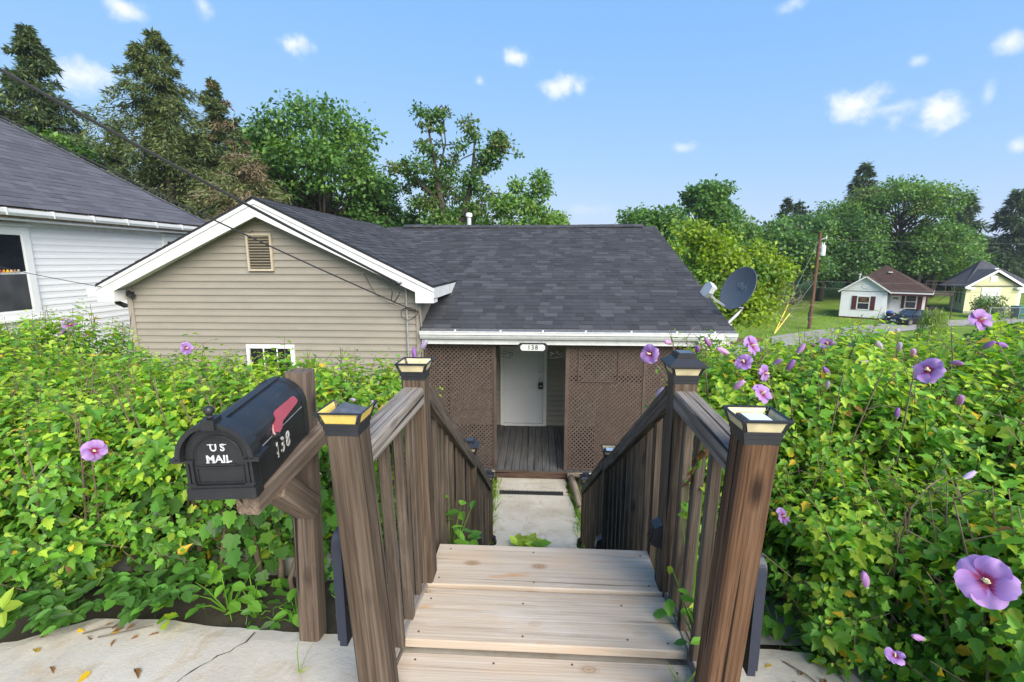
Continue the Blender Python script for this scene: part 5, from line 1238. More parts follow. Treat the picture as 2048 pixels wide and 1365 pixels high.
def limbs_for(x, y, z0, clusters, seed, r=.25, fork=.35, top=None):
    rr = random.Random(seed); zt = top or max(c[2] for c in clusters); L = [([(x,y,z0-.3),(x+rr.uniform(-.2,.2),y,z0+(zt-z0)*.3),(x+rr.uniform(-.3,.3),y,z0+(zt-z0)*.6),(x+rr.uniform(-.3,.3),y,z0+(zt-z0)*.86)], [r,r*.8,r*.5,r*.12])]
    for c in clusters[::2]:
        h = z0+(zt-z0)*rr.uniform(fork, .7); h = min(h, c[2]-.1); a = Vector((x, y, h)); b = Vector(c[:3]); md = a.lerp(b, .55)+Vector((0,0,-.08*(b-a).length)); L.append(([tuple(a), tuple(md), tuple(b)], [r*.36, r*.2, r*.05]))
    return L
def broad(label, x, y, top, bot, r, mats, nleaf, size, seed, n=46, rc=.34, name='broadleaf_tree', grp=None, fork=.3, dx=0, ry=None, low=-.6, tm=CARD, flat=.65):
    z0 = ter(x, y); cz = (top+bot)/2; cl = crown(seed, x+dx, y, cz, r, (top-bot)/2, n, r*rc, low, ry)
    return tree(name, label, 'tree', x, y, cl, limbs_for(x, y, z0, cl, seed, .05+r*.06, fork, top), mats, nleaf, size, seed, grp=grp, tm=tm, flat=flat)
def conifer(label, x, y, top, bot, rmax, nb, per, mats, seed, size, droop=.25, gap=.12, bark='bark_d', name='conifer_tree', grp=None, powr=.85, ragged=.3, dead=0):
    rng = np.random.default_rng(seed); rr = random.Random(seed); z0 = ter(x, y)-.1
    t = thing(name, label, 'tree', (x, y, z0), 0, grp); H = top-z0
    mb = MB(); mb.tube([(x,y,z0),(x+.05,y,z0+H*.5),(x,y,top)], [.02*H+.03, .012*H+.01, .01], 7)
    P = []; D = []; S = []; N = []; K = []
    for b in range(nb):
        f = (b+rr.random())/nb; z = top-(top-bot)*(f**.92); L = rmax*(f**powr)*rr.uniform(1-ragged, 1.22)+.12
        if rr.random() < gap and f > .1: L *= .35
        a = rr.uniform(0, 2*math.pi); dx, dy = math.cos(a), math.sin(a); lift = .18 if f < .25 else .02
        pts = []
        for i in range(5): s = i/4; pts.append((x+dx*L*s, y+dy*L*s, z+L*(lift*s-droop*s*s)))
        mb.tube(pts, [.012+.012*L*.6*(1-i/4) for i in range(5)], 4, cap=False)
        n = max(4, int(per*2.6*(.2+L/rmax)))
        isdead = rr.random() < dead
        for i in range(n):
            s = rr.random()**.6; w = L*.34*(1-s*.72)+.04
            side = rr.uniform(-1, 1); px = x+dx*L*s-dy*side*w; py = y+dy*L*s+dx*side*w; pz = z+L*(lift*s-droop*s*s)-abs(side)*w*.25-rr.random()**1.5*L*.26+rr.random()**3*L*.12
            P.append((px, py, pz)); D.append((dx*.6-dy*side*.8+rr.gauss(0,.4), dy*.6+dx*side*.8+rr.gauss(0,.4), -.3+rr.gauss(0,.45))); N.append((rr.gauss(0,.7), rr.gauss(0,.7), 1)); S.append(size*rr.uniform(.5, 1.3)); K.append(len(mats)-1 if isdead else rr.choice(range(max(1, len(mats)-(1 if dead else 0)))))
    put0('trunk', mb, M[bark], t, True)
    P = np.array(P)-np.array([x, y, z0]); o = put('crown', leaf_mesh('crown', P, np.array(D), np.array(N), np.array(S)*1.35, SPRAY, [TR[m] for m in mats], np.array(K)), t); o['kind'] = 'stuff'; return t
GL = 'trees behind the houses'; GR = 'trees beyond the road'
# left, behind the roofs
conifer('tall spruce draped in ivy at the left edge', -28.5, 27, 14.3, 1.0, 5.8, 190, 150, ['con','conb','hem'], 1, .26, .28, grp=GL)
cl = crown(91, -27.3, 25.6, 5.2, 3.2, 3.6, 26, 1.2); tree('climbing_ivy', 'bright green ivy mass climbing the spruce behind the grey roof', 'ivy', -27.3, 25.6, cl, limbs_for(-27.3,25.6,ter(-27.3,25.6),cl,91,.2), [('ivy',3),('lite',1),('mid',2)], 9000, .26, 91)
conifer('tall sparse hemlock with wispy pointed top', -21.3, 27, 13.9, -1.5, 7.2, 260, 190, ['hem','con','hem'], 2, .21, .34, gap=.15, ragged=.5, powr=.72, grp=GL)
conifer('second slimmer hemlock right of the tall one', -19.2, 28.6, 11.9, -1.0, 5.4, 210, 160, ['hem','con','dead'], 3, .21, .34, powr=.75, gap=.2, ragged=.55, dead=.22, grp=GL)
conifer('lower olive hemlock left of the tall one', -25.0, 28, 9.2, -1.5, 5.2, 160, 130, ['hem','con'], 4, .21, .3, gap=.2, ragged=.5, grp=GL)
conifer('half dead brownish hemlock with bare grey twigs', -15.2, 24.6, 6.9, -2.2, 4.8, 190, 90, ['hem','dead'], 6, .2, .2, gap=.25, ragged=.5, bark='twig', dead=.6, powr=.5, grp=GL)
conifer('low drooping hemlock behind the gable peak', -16.8, 26.5, 9.2, -2.0, 4.6, 170, 100, ['hem','con','dead'], 7, .2, .25, gap=.25, ragged=.55, bark='twig', dead=.4, grp=GL)
broad('large full green walnut tree behind the gable', -14.0, 30.5, 11.5, 1.0, 4.9, [('mid',4),('lite',2),('dark',2)], 21000, .26, 8, 70, .25, grp=GL)
broad('small dark round tree between the walnut and the vine snag', -10.3, 31, 6.9, .5, 2.6, [('dark',4),('mid',1)], 7000, .26, 9, 34, .32, grp=GL)
conifer('feathery olive hemlock filling in behind the tallest one', -23.2, 29.5, 10.6, -1.5, 5.6, 190, 130, ['hem','con','hem'], 35, .21, .32, gap=.2, ragged=.6, powr=.65, grp=GL)
conifer('feathery hemlock between the slim one and the walnut', -17.6, 30, 9.9, -1.5, 4.6, 170, 120, ['hem','con','dead'], 36, .21, .32, gap=.2, ragged=.6, powr=.65, dead=.2, grp=GL)
broad('airy green tree seen through the forked vine covered one', -6.2, 34.5, 7.6, -.5, 3.4, [('mid',3),('olive',2),('lite',1)], 6500, .24, 37, 60, .2, grp=GL)
# vine covered snag: two leaning stems
sz = ter(-5.6, 30)
lim = [([(-5.6,30,sz),(-5.5,30,2.4),(-6.1,30,5.0),(-6.5,30,7.6),(-6.9,30,10.2)],[.34,.30,.22,.12,.03]),([(-5.5,30,2.4),(-4.6,30.2,4.6),(-4.1,30,6.8),(-3.9,30,9.3)],[.25,.2,.13,.03]),([(-6.1,30,5.0),(-7.6,29.6,6.4),(-8.4,29.5,7.3)],[.12,.07,.02]),([(-4.3,30,6.0),(-3.2,30,8.2),(-2.4,30,8.9)],[.1,.06,.02]),([(-6.3,30,6.5),(-5.8,30.3,8.6),(-5.9,30,10.7)],[.08,.05,.015]),([(-5.5,30,2.2),(-7.4,29.7,4.4)],[.12,.03]),([(-4.6,30.2,4.6),(-3.0,30,5.6)],[.1,.02])]
cl = []; rr = random.Random(66)
tw_ = []
for pts, rs in lim:
    for a, b in zip(pts, pts[1:]):
        for k in range(5): p = Vector(a).lerp(Vector(b), rr.random()); g = 1.0 if p.z < 5 else .72; cl.append((p.x+rr.gauss(0,.6), p.y+rr.gauss(0,.6), p.z+rr.gauss(0,.5), g*rr.uniform(.3,1.0))); tw_.append(([tuple(p), tuple(p.lerp(Vector(cl[-1][:3]), .5)+Vector((0,0,.1))), cl[-1][:3]], [.045,.03,.01]))
for p, g in (((-8.2,29.5,7.0),.6),((-7.2,30,8.4),.55),((-6.2,30,10.2),.5),((-2.6,30,8.8),.6),((-3.4,30,7.8),.7),((-4.0,30,8.9),.55),((-7.6,30,5.0),.7),((-6.8,30,9.5),.45),((-5.0,30,1.5),1.3),((-6.4,30,1.2),1.2),((-3.8,30,3.2),1.0),((-3.6,30,1.4),1.1)): cl.append((*p, g)); q_ = min((Vector(v) for pts, rs in lim for v in pts), key=lambda v: (v-Vector(p)).length); tw_.append(([tuple(q_), tuple(q_.lerp(Vector(p), .5)+Vector((0,0,.12))), p], [.06,.04,.01]))
lim = lim+tw_
tree('vine_covered_tree', 'leaning forked tree covered with climbing vines behind the roof ridge', 'tree', -5.6, 30, cl, lim, [('olive',3),('mid',3),('dark',2),('ivy',1)], 16000, .21, 66, grp=GL)
broad('airy light green tree right of the vine covered one', -.9, 29, 7.0, .2, 2.5, [('lite',3),('mid',3),('olive',1)], 6500, .23, 10, 34, .28, grp=GL)
broad('low yellow green bush tree near the end of the ridge', 1.0, 33, 4.7, -.5, 2.2, [('lite',3),('yel',1),('mid',2)], 4500, .24, 12, 26, .34, grp=GL)
broad('dark low thicket tree beside the flue pipe', -8.3, 33.5, 4.6, -1, 2.6, [('dark',3),('mid',1)], 4500, .28, 13, 26, .34, grp=GL)
broad('dark shaded tree low behind the gable roof', -11.8, 36, 5.4, -1, 3.2, [('dark',3),('mid',1)], 5000, .32, 14, 26, .34, grp=GL)
# right
broad('rounded dark green tree just right of the roof ridge', 7.6, 34, 5.5, .0, 2.7, [('mid',3),('dark',3),('lite',1)], 8000, .26, 15, 36, .32, grp=GR)
cl = crown(16, 7.3, 20.5, .35, 3.1, 3.0, 60, .72, -.7, 2.6); cl = [c for c in cl if not (c[0] > 8.3 and c[2] < -.75)]; cl += [(9.6,20,-.2,.6),(10.0,20.2,.25,.5),(9.2,20,.7,.8)]
tree('bushy_tree', 'bushy yellow green tree behind the right roof edge and satellite dish', 'tree', 7.6, 20.5, cl, limbs_for(7.6,20.5,ter(7.6,20.5),cl,16,.22,.25), [('yel',5),('lite',4),('mid',1)], 24000, .17, 16, grp=GR)
mb = MB(); rr = random.Random(17)
def twigs(p, d, L, r, dep):
    pts = [p]; q = Vector(p); dd = Vector(d)
    for i in range(4): dd = (dd+Vector((rr.gauss(0,.22), rr.gauss(0,.22), rr.gauss(0,.22)))).normalized(); q = q+dd*L/4; pts.append(tuple(q))
    mb.tube(pts, [r, r*.8, r*.6, r*.45, r*.25], 4, cap=False)
    if dep:
        for k in range(4): a = Vector(pts[1+k % 4]); twigs(tuple(a), (dd+Vector((rr.gauss(0,.55), rr.gauss(0,.5), rr.gauss(0,.55)))).normalized(), L*rr.uniform(.4,.65), r*.5, dep-1)
for k in range(4): twigs((8.8,19.9,-.9+.3*k), (1,0,.12-.12*k), 1.6, .03, 3)
dl = tag(put0('dead_limb', mb, M['twig']), 'bare grey dead limb reaching right out of the yellow green tree', 'branch')
broad('tall tiered green tree behind the yellow green one', 15.2, 45, 8.9, 2.0, 3.0, [('mid',3),('dark',3)], 8500, .32, 18, 34, .30, grp=GR)
broad('medium green tree right of the tall tiered one', 20.5, 52, 6.9, -2.0, 4.0, [('mid',4),('lite',2),('dark',1)], 8000, .38, 19, 40, .3, grp=GR)
broad('green tree filling the gap left of the utility pole', 13.5, 47, 4.5, -3.5, 3.6, [('mid',3),('lite',2),('dark',2)], 7000, .36, 20, 36, .32, grp=GR)
broad('shaded green tree standing behind the utility pole', 28.5, 58, 6.6, -3.5, 4.8, [('mid',3),('dark',4),('lite',1)], 8000, .42, 21, 44, .28, grp=GR)
broad('dark understory tree beside the small shed', 24.0, 62, 3.2, -4.5, 4.4, [('dark',4),('mid',1)], 6000, .44, 22, 36, .32, grp=GR)
broad('big dense green tree behind the white cottage', 41.0, 71, 10.2, -3.5, 7.6, [('mid',4),('dark',4),('lite',1)], 19000, .42, 23, 70, .24, grp=GR)
broad('dark green tree just left of the white cottage roof', 35.0, 67, 8.0, -4.0, 5.6, [('dark',4),('mid',3)], 13000, .40, 24, 50, .27, grp=GR)
broad('wide flat-topped locust rising above the white cottage', 49.5, 69, 12.9, 5.0, 6.4, [('mid',3),('lite',3),('olive',1)], 14000, .36, 25, 54, .24, name='locust_tree', grp=GR, fork=.45)
broad('full green tree behind the yellow cottage', 53.5, 70, 7.6, -3.5, 6.0, [('mid',4),('lite',2),('dark',2)], 14000, .40, 26, 54, .26, grp=GR)
broad('shadowy tree between the two cottages', 47.0, 73, 6.5, -4.2, 6.0, [('dark',5),('mid',1)], 7500, .55, 27, 44, .3, grp=GR)
broad('tall light green tree at the right of the wood', 60.5, 76, 7.0, -3.5, 5.5, [('mid',3),('lite',2)], 7500, .5, 28, 44, .27, grp=GR)
conifer('tall dark spruce above the green wood', 52.3, 82, 16.9, 1, 6.2, 100, 70, ['conb','con'], 29, .75, .22, grp=GR)
conifer('small twin-topped spruce left in the wood', 42.2, 85, 11.9, 1, 3.6, 70, 50, ['conb','con'], 30, .65, .2, grp=GR)
conifer('smaller spruce beside the twin-topped one', 44.8, 86, 11.4, 1, 3.4, 70, 50, ['conb','con'], 31, .65, .2, grp=GR)
conifer('dark spruce behind the yellow cottage roof', 72.0, 86, 12.6, -2, 6.4, 90, 60, ['conb','con'], 32, .8, .2, grp=GR)
conifer('dark spruce at the right edge of the picture', 80.0, 86, 13.2, -2, 7.0, 90, 60, ['conb','con'], 33, .8, .2, grp=GR)
conifer('lower spruce between the two right-hand spruces', 76.5, 92, 11.0, -2, 6.0, 80, 55, ['conb','con'], 34, .8, .2, grp=GR)
for i, (x, y, tp, r, lab) in enumerate(((30,78,6.0,7,'left'),(66,84,6.5,7.5,'right'),(58,92,8,8,'middle'),(17,66,3.0,5.5,'leftmost'))):
    broad('dark background tree closing the wood at its %s' % lab, x, y, tp, -4.2, r, [('dark',3),('mid',2)], 6500, .62, 40+i, 44, .3, grp=GR)
# shrubs around the far cottages
def bush(label, x, y, h, r, mats, n, size, seed, name='garden_bush', z=None, rc=.4, tm=CARD, cat='bush'):
    z0 = ter(x, y); cl = crown(seed, x, y, z0+h*.55, r, h*.45, 18, r*rc, -.9)
    return tree(name, label, cat, x, y, cl, limbs_for(x, y, z0, cl, seed, .05, .1), mats, n, size, seed, tm=tm)
bush('rounded grey green bush before the yellow cottage window', 49.6, 54.2, 2.9, 1.75, [('olive',3),('mid',1)], 3500, .2, 51)
bush('small round shrub beside the shed under the trees', 28.6, 59.5, 2.2, 1.2, [('mid',2),('dark',2)], 1800, .22, 52)
# weeping plant in front of the car
wx, wy = 31.2, 38.6; t = thing('weeping_shrub', 'feathery pale green weeping shrub partly hiding the parked car', 'bush', (wx, wy, -4.85)); rng = np.random.default_rng(53); rr = random.Random(53)
mb = MB(); P = []; D = []; S = []
for i in range(60):
    a = rr.uniform(0, 6.28); L = rr.uniform(.3, 1.15); tp = Vector((wx+math.cos(a)*L*.55, wy+math.sin(a)*L*.55, -4.85+rr.uniform(2.0,2.75))); en = Vector((wx+math.cos(a)*L, wy+math.sin(a)*L, -4.85+rr.uniform(.1,.9)))
    mb.tube([(wx,wy,-4.85),(wx+(tp.x-wx)*.4,wy+(tp.y-wy)*.4,-3.4),tuple(tp),tuple(tp.lerp(en,.5)+Vector((math.cos(a)*.15,math.sin(a)*.15,.15))),tuple(en)], [.02,.015,.008,.006,.003], 3, cap=False)
    for k in range(45): s = rr.random(); p = tp.lerp(en, s)+Vector((rr.gauss(0,.07),rr.gauss(0,.07),.15*(1-abs(2*s-1)))); P.append(p); D.append((rr.gauss(0,.35),rr.gauss(0,.35),-1)); S.append(rr.uniform(.12,.24))
put0('stem', mb, M['twig'], t); P = np.array(P)-np.array([wx,wy,-4.85]); stuff(put('foliage', leaf_mesh('foliage', P, np.array(D), rv(rng, len(P)), np.array(S), NEED, [TR['lite'],TR['yel']], rng.integers(0,2,len(P))), t))
# rose bush with a wooden post
t = bush('rose bush with red blooms beyond the right hedge', 14.6, 15.6, 2.7, 1.15, [('mid',2),('dark',2),('lite',1)], 3600, .13, 54, 'rose_bush'); rr = random.Random(55)
rm_ = MB().ball((0,0,0), .055, 6, (1,1,.8)).mesh('bloom', plain('rose_petals', (.42,.02,.06), .6, .2, 40), True)
for i in range(16): a = rr.uniform(3.4,6.0); put('bloom', rm_, t, (14.6+1.05*math.cos(a)*rr.uniform(.6,1.05), 15.6+1.05*math.sin(a), ter(14.6,15.6)+rr.uniform(1.3,2.7)))
tag(beam('garden_post', (14.3,14.3,ter(14.3,14.3)-.2), (14.3,14.3,ter(14.3,14.3)+2.55), .16, .16, M['baluster'], None, up=(0,1,0)), 'short dark wooden post standing in front of the rose bush', 'post')

# ================================================================== HEDGES (rose of Sharon shrubs)
RF = [(0.564,2.35,0.989,'o',0.101),(0.675,2.45,1.032,'c',0.062),(0.879,2.45,1.036,'c',0.067),(0.899,2.3,1.018,'c',0.063),(0.779,2.3,1.026,'c',0.059),(1.035,2.3,1.044,'o',0.102),(0.962,2.2,0.983,'o',0.084),(0.99,2.05,0.967,'o',0.078),(0.864,2.0,0.929,'c',0.06),(0.935,1.95,0.902,'o',0.088),(1.51,2.5,1.023,'o',0.078),(1.326,2.4,1.016,'c',0.06),(1.176,2.2,0.974,'c',0.06),(1.276,2.1,0.97,'c',0.053),(1.425,2.1,1.017,'c',0.057),(1.84,2.6,1.003,'c',0.059),(1.87,2.5,1.011,'c',0.062),(1.865,2.4,1.001,'c',0.06),(1.548,1.9,1.021,'o',0.111),(1.737,2.0,1.032,'c',0.058),(2.066,2.3,1.178,'o',0.103),(2.033,2.2,1.077,'c',0.054),(2.086,2.2,1.077,'c',0.058),(2.221,3.0,1.024,'c',0.062),(1.594,1.8,0.933,'c',0.057),(0.962,1.75,0.465,'o',0.067),(0.865,0.86,0.843,'o',0.096),(1.043,1.4,0.456,'c',0.057),(1.099,1.25,0.382,'c',0.043),(1.004,1.2,0.362,'o',0.05),(1.228,2.0,0.932,'c',0.042),(1.493,2.6,1.0,'c',0.06),(1.689,2.6,1.002,'c',0.054),(1.165,2.3,0.964,'c',0.053),(0.571,2.15,0.846,'c',0.061),(1.211,1.3,0.86,'c',0.036),(1.298,1.7,0.911,'c',0.04)]
LF = [(-1.843,1.75,0.67,'o',0.092),(-2.065,2.6,0.943,'o',0.077),(-1.891,2.3,0.791,'c',0.058),(-1.934,2.2,0.673,'c',0.067),(-1.748,1.9,0.305,'c',0.041),(-1.129,2.2,0.47,'c',0.041),(-3.614,3.4,0.963,'o',0.101),(-3.685,3.4,0.903,'c',0.085),(-0.561,2.25,1.042,'c',0.064),(-0.598,2.2,1.014,'c',0.053),(-0.809,2.2,0.751,'c',0.05),(-0.914,2.2,0.77,'c',0.05)]
CAMP = Vector((0, 0, 1.45))
def petal_mesh(mat, w=.62, ruff=.05):
    m = MB(); n = 8; k = 7
    for i in range(n+1):
        t = i/n; wd_ = w*(math.sin(min(1, t*.78+.05)*math.pi)**.75)*.62+.03
        for j in range(k):
            s = -1+2*j/(k-1); m.v.append((wd_*s, .06+t*.94-.07*abs(s)*t, .30*t-.28*t*t*t+ruff*math.sin(s*5+t*4)*t+.05*s*t))
    for i in range(n):
        for j in range(k-1): q = i*k+j; m.f.append((q, q+1, q+k+1, q+k)); m.m.append(0)
    return m.mesh('petal', mat, True)
PM = [petal_mesh(PT1, .92, .07), petal_mesh(PT1, .86, .10), petal_mesh(PT2, .86, .11)]
m = MB().tube([(0,0,-.12),(0,0,0),(0,0,.18),(0,0,.45)], [.03,.12,.07,.05], 8); rr = random.Random(2)
for i in range(26): m.ball((rr.gauss(0,.05), rr.gauss(0,.05), rr.uniform(.16,.5)), .032, 4)
STAM = m.mesh('stamen', M['stamen'], True)
m = MB().tube([(0,0,-.5),(0,0,-.35),(0,0,-.1)], [.05,.2,.16], 8); m.tube([(0,0,-1.4),(0,0,-.45)], .035, 5); CALYX = m.mesh('calyx', M['bud'], True)
def roll_mesh(mat):
    m = MB(); n = 9; k = 14
    for i in range(n+1):
        t = i/n; r = .17*math.sin(math.pi*(.16+.72*t))**.8+.02
        for j in range(k): a = 2*math.pi*j/k; rj = r*(1+.16*math.sin(5*a+3.5*t)+.06*math.sin(9*a+1)); m.v.append((rj*math.cos(a+t*1.6), rj*math.sin(a+t*1.6), t*.95+.04*math.sin(3*a)*t))
    for i in range(n):
        for j in range(k): m.f.append((i*k+j, i*k+(j+1) % k, (i+1)*k+(j+1) % k, (i+1)*k+j)); m.m.append(0)
    m.f.append(tuple(n*k+j for j in range(k))); m.m.append(0)
    return m.mesh('furled_flower', mat, True)
ROLL = [roll_mesh(PETD), roll_mesh(PETW), roll_mesh(PET)]
BUDM = MB().ball((0,0,0), .5, 7, (.8,.8,1.15)).mesh('flower_bud', M['bud'], True)
def face_mat(d, spin):
    d = Vector(d).normalized(); a = d.cross(Vector((0,0,1)) if abs(d.z) < .95 else Vector((1,0,0))).normalized(); b = d.cross(a)
    a2 = a*math.cos(spin)+b*math.sin(spin); b2 = d.cross(a2); return Matrix((a2, b2, d)).transposed()
def put_s(name, me, parent, loc, M3, s):
    o = put(name, me, parent, loc, M3); o.scale = (s, s, s); return o
def flower(parent, p, kind, dia, rr):
    p = Vector(p); r = dia/2
    tc = (CAMP-p).normalized()
    if kind == 'o':
        d = (tc*rr.uniform(.2,.9)+Vector((rr.uniform(-.9,.9), rr.uniform(-.4,.3), rr.uniform(-.1,.9)))).normalized()
        if dia > .094 and p.y < 1: d = (tc*.8+Vector((-.15,-.1,.25))).normalized()
        M3 = face_mat(d, rr.uniform(0, 6)); f = put_s('flower', STAM, parent, p, M3, r)
        WL[f.name] = p
        for k in range(5):
            a = 2*math.pi*k/5+rr.uniform(-.1,.1)
            o = bpy.data.objects.new('petal', rr.choice(PM[:2] if rr.random() < .8 else PM)); C.objects.link(o); o.parent = f; o.rotation_euler = (rr.uniform(-.25,.3), rr.uniform(-.12,.12), a)
        o = bpy.data.objects.new('calyx', CALYX); C.objects.link(o); o.parent = f; o.location = (0,0,-.1); o.scale = (.8,.8,.8)
    else:
        d = (tc*rr.uniform(-.2,.7)+Vector((rr.uniform(-.8,.8), rr.uniform(-.5,.3), rr.uniform(.0,1.0)))).normalized()
        f = put_s('furled_flower', rr.choice(ROLL), parent, p-d*dia*.5, face_mat(d, 0), dia*1.0)
        o = bpy.data.objects.new('calyx', CALYX); C.objects.link(o); o.parent = f; o.location = (0,0,.08); o.scale = (.7,.7,.5)
def blocked(P):
    x, y, z = P[:, 0], P[:, 1], P[:, 2]
    b = (x > -.66) & (x < .71) & (y > -1) & ~((y > 2.02) & (z > .62) & ((x < -.5) | (x > .57)))        # stair corridor
    b |= (x > -1.10) & (x < -.5) & (y < 1.74)                                      # mailbox and its post
    b |= (x > .5) & (x < .84) & (y < 1.72)                                         # right post and plaque
    b |= np.sqrt(x**2+y**2+(z-1.45)**2) < .92
    b |= z < -.12
    return b
GH = 'flowering hedge shrubs'
def shrub(label, cx, cy, rx, ry, zt, nleaf, seed, zb=-.14, size=.054, nparts=200, flowers=(), nbud=10, open_low=0.0, tones=(.35,.42,.2,.03), squ=.72):
    rng = np.random.default_rng(seed); rr = random.Random(seed)
    t = thing('flowering_shrub', label, 'shrub', (cx, cy, zb), 0, GH)
    zc, hz = (zb+.06+zt)/2, (zt-zb-.06)/2*.97
    per = 15; ns = int(nleaf*2.35/per)
    d = rv(rng, ns); d[:, 2] = np.where(d[:, 2] < -.75, -d[:, 2], d[:, 2])
    dd = np.sign(d)*np.abs(d)**squ; dd /= np.maximum(1e-6, np.linalg.norm(dd, axis=1, keepdims=True)**.6)
    lump = 1+.10*np.sin(d[:, 0]*7+seed)*np.cos(d[:, 1]*6+seed*2)+.08*np.sin(d[:, 2]*9+seed*3)+.06*rng.normal(size=ns)
    E = np.array([cx, cy, zc])+dd*((.72+.30*rng.random(ns)**.6)*lump)[:, None]*np.array([rx, ry, hz])
    sd = np.array([0, 0, .75])+d*np.array([.75, .75, .25])+rng.normal(size=(ns, 3))*.22; sd /= np.linalg.norm(sd, axis=1, keepdims=True)
    sl_ = .16+.20*rng.random(ns); tip = rng.random(ns) < .10; E[tip] += sd[tip]*(.10*rng.random(tip.sum()))[:, None]
    tt = np.tile((np.arange(per)+.5)/per, ns)+rng.normal(size=ns*per)*.02; k = np.repeat(np.arange(ns), per)
    az = np.tile(np.arange(per)*2.4, ns)+np.repeat(rng.random(ns)*6.28, per)
    A = np.cross(sd, np.array([.3, .9, .2])); A /= np.linalg.norm(A, axis=1, keepdims=True); Bv = np.cross(sd, A)
    rad = A[k]*np.cos(az)[:, None]+Bv[k]*np.sin(az)[:, None]
    P = E[k]-sd[k]*(sl_[k]*(1-tt))[:, None]+rad*.014
    keep = ~blocked(P+rad*.03) & (P[:, 2] > zb-.02) & (np.sqrt(((P-np.array(CAMP))**2).sum(1)) > .8)
    if open_low: keep &= ~((P[:, 2] < zb+.42) & (np.repeat(rng.random(ns), per) < open_low))
    P = P[keep]; rad = rad[keep]; kk_ = k[keep]; tt = tt[keep]; n = len(P)
    if n == 0: return t
    D = rad*.9+sd[kk_]*.15+rng.normal(size=(n, 3))*.25+np.array([0, 0, -.05]); N = sd[kk_]*.7+np.array([0, 0, .45])+d[kk_]*.35+rng.normal(size=(n, 3))*.28
    h = (P[:, 2]-zb)/(zt-zb); S = size*(.55+.8*rng.random(n)**1.3)*(1.12-.72*tt**2)
    sm_ = MB()
    for q in range(ns):
        if q % 2 == 0 and not blocked(E[q:q+1])[0] and not blocked((E[q]-sd[q]*sl_[q])[None])[0]: sm_.tube([tuple(E[q]-sd[q]*sl_[q]*1.1), tuple(E[q])], [.0032, .0014], 3, cap=False)
    if sm_.v: put0('shoots', sm_, M['stem'], t)['kind'] = 'stuff'
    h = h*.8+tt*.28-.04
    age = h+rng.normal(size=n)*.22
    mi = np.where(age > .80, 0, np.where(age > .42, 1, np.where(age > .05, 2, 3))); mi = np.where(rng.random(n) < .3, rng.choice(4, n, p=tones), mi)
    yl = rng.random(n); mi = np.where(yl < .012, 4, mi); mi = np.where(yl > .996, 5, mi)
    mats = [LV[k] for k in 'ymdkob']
    dist = np.linalg.norm(P-np.array(CAMP), axis=1)/S + (np.random.default_rng(seed+1).random(n))*3 + 20*(((P-np.array([cx,cy,zc]))*(np.array(CAMP)-np.array([cx,cy,zc]))).sum(1) < 0)
    order = np.argsort(dist); pi = order[:nparts]; ri = order[nparts:]
    X, Y, Z = frames(D, N)
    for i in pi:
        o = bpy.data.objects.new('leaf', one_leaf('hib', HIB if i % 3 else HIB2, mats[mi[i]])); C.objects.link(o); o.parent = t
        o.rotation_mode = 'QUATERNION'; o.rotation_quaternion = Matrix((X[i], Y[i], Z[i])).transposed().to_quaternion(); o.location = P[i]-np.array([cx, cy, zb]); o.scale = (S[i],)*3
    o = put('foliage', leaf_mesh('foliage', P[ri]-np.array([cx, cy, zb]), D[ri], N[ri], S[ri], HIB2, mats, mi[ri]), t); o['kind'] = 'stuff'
    # stems and twigs
    mb = MB()
    for k in range(13):
        a = rr.uniform(0, 6.28); b0 = Vector((cx+rx*.35*math.cos(a), cy+ry*.35*math.sin(a), zb-.05)); e = Vector((cx+rx*.82*math.cos(a+rr.uniform(-.5,.5)), cy+ry*.78*math.sin(a), zt+rr.uniform(-.22,-.06)))
        md = b0.lerp(e, .5)+Vector((rr.uniform(-.05,.05), rr.uniform(-.05,.05), 0)); 
        if -.62 < e.x < .68: e.x = md.x = b0.x
        q = rr.uniform(.004,.0075); mb.tube([tuple(b0), tuple(b0.lerp(md,.5)+Vector((rr.uniform(-.02,.02),0,0))), tuple(md), tuple(e)], [q, q*.9, q*.7, q*.35], 5)
        for s in range(3):
            p = md.lerp(e, rr.random()); f = p+Vector((rr.uniform(-.12,.12), rr.uniform(-.12,.12), rr.uniform(.02,.10)))
            if not (-.64 < f.x < .70): mb.tube([tuple(p), tuple(p.lerp(f,.5)+Vector((0,0,.02))), tuple(f)], [q*.4, q*.3, q*.2], 4)
    put0('stem', mb, M['stem'], t)
    sel = rng.choice(n, min(n, nbud*4), replace=False); sel = [i for i in sel if h[i] > .35][:nbud]
    for i in sel: b = put('flower_bud', BUDM, t, tuple(P[i]+np.array([0, 0, .01]))); s = rr.uniform(.011, .02); b.scale = (s, s, s)
    for f in flowers: flower(t, f[:3], f[3], f[4], rr)
    return t
def near(fl, cx, cy, all_c):
    return [f for f in fl if min(range(len(all_c)), key=lambda k: math.hypot(f[0]-all_c[k][0], f[1]-all_c[k][1])) == [tuple(c) for c in all_c].index((cx, cy))]
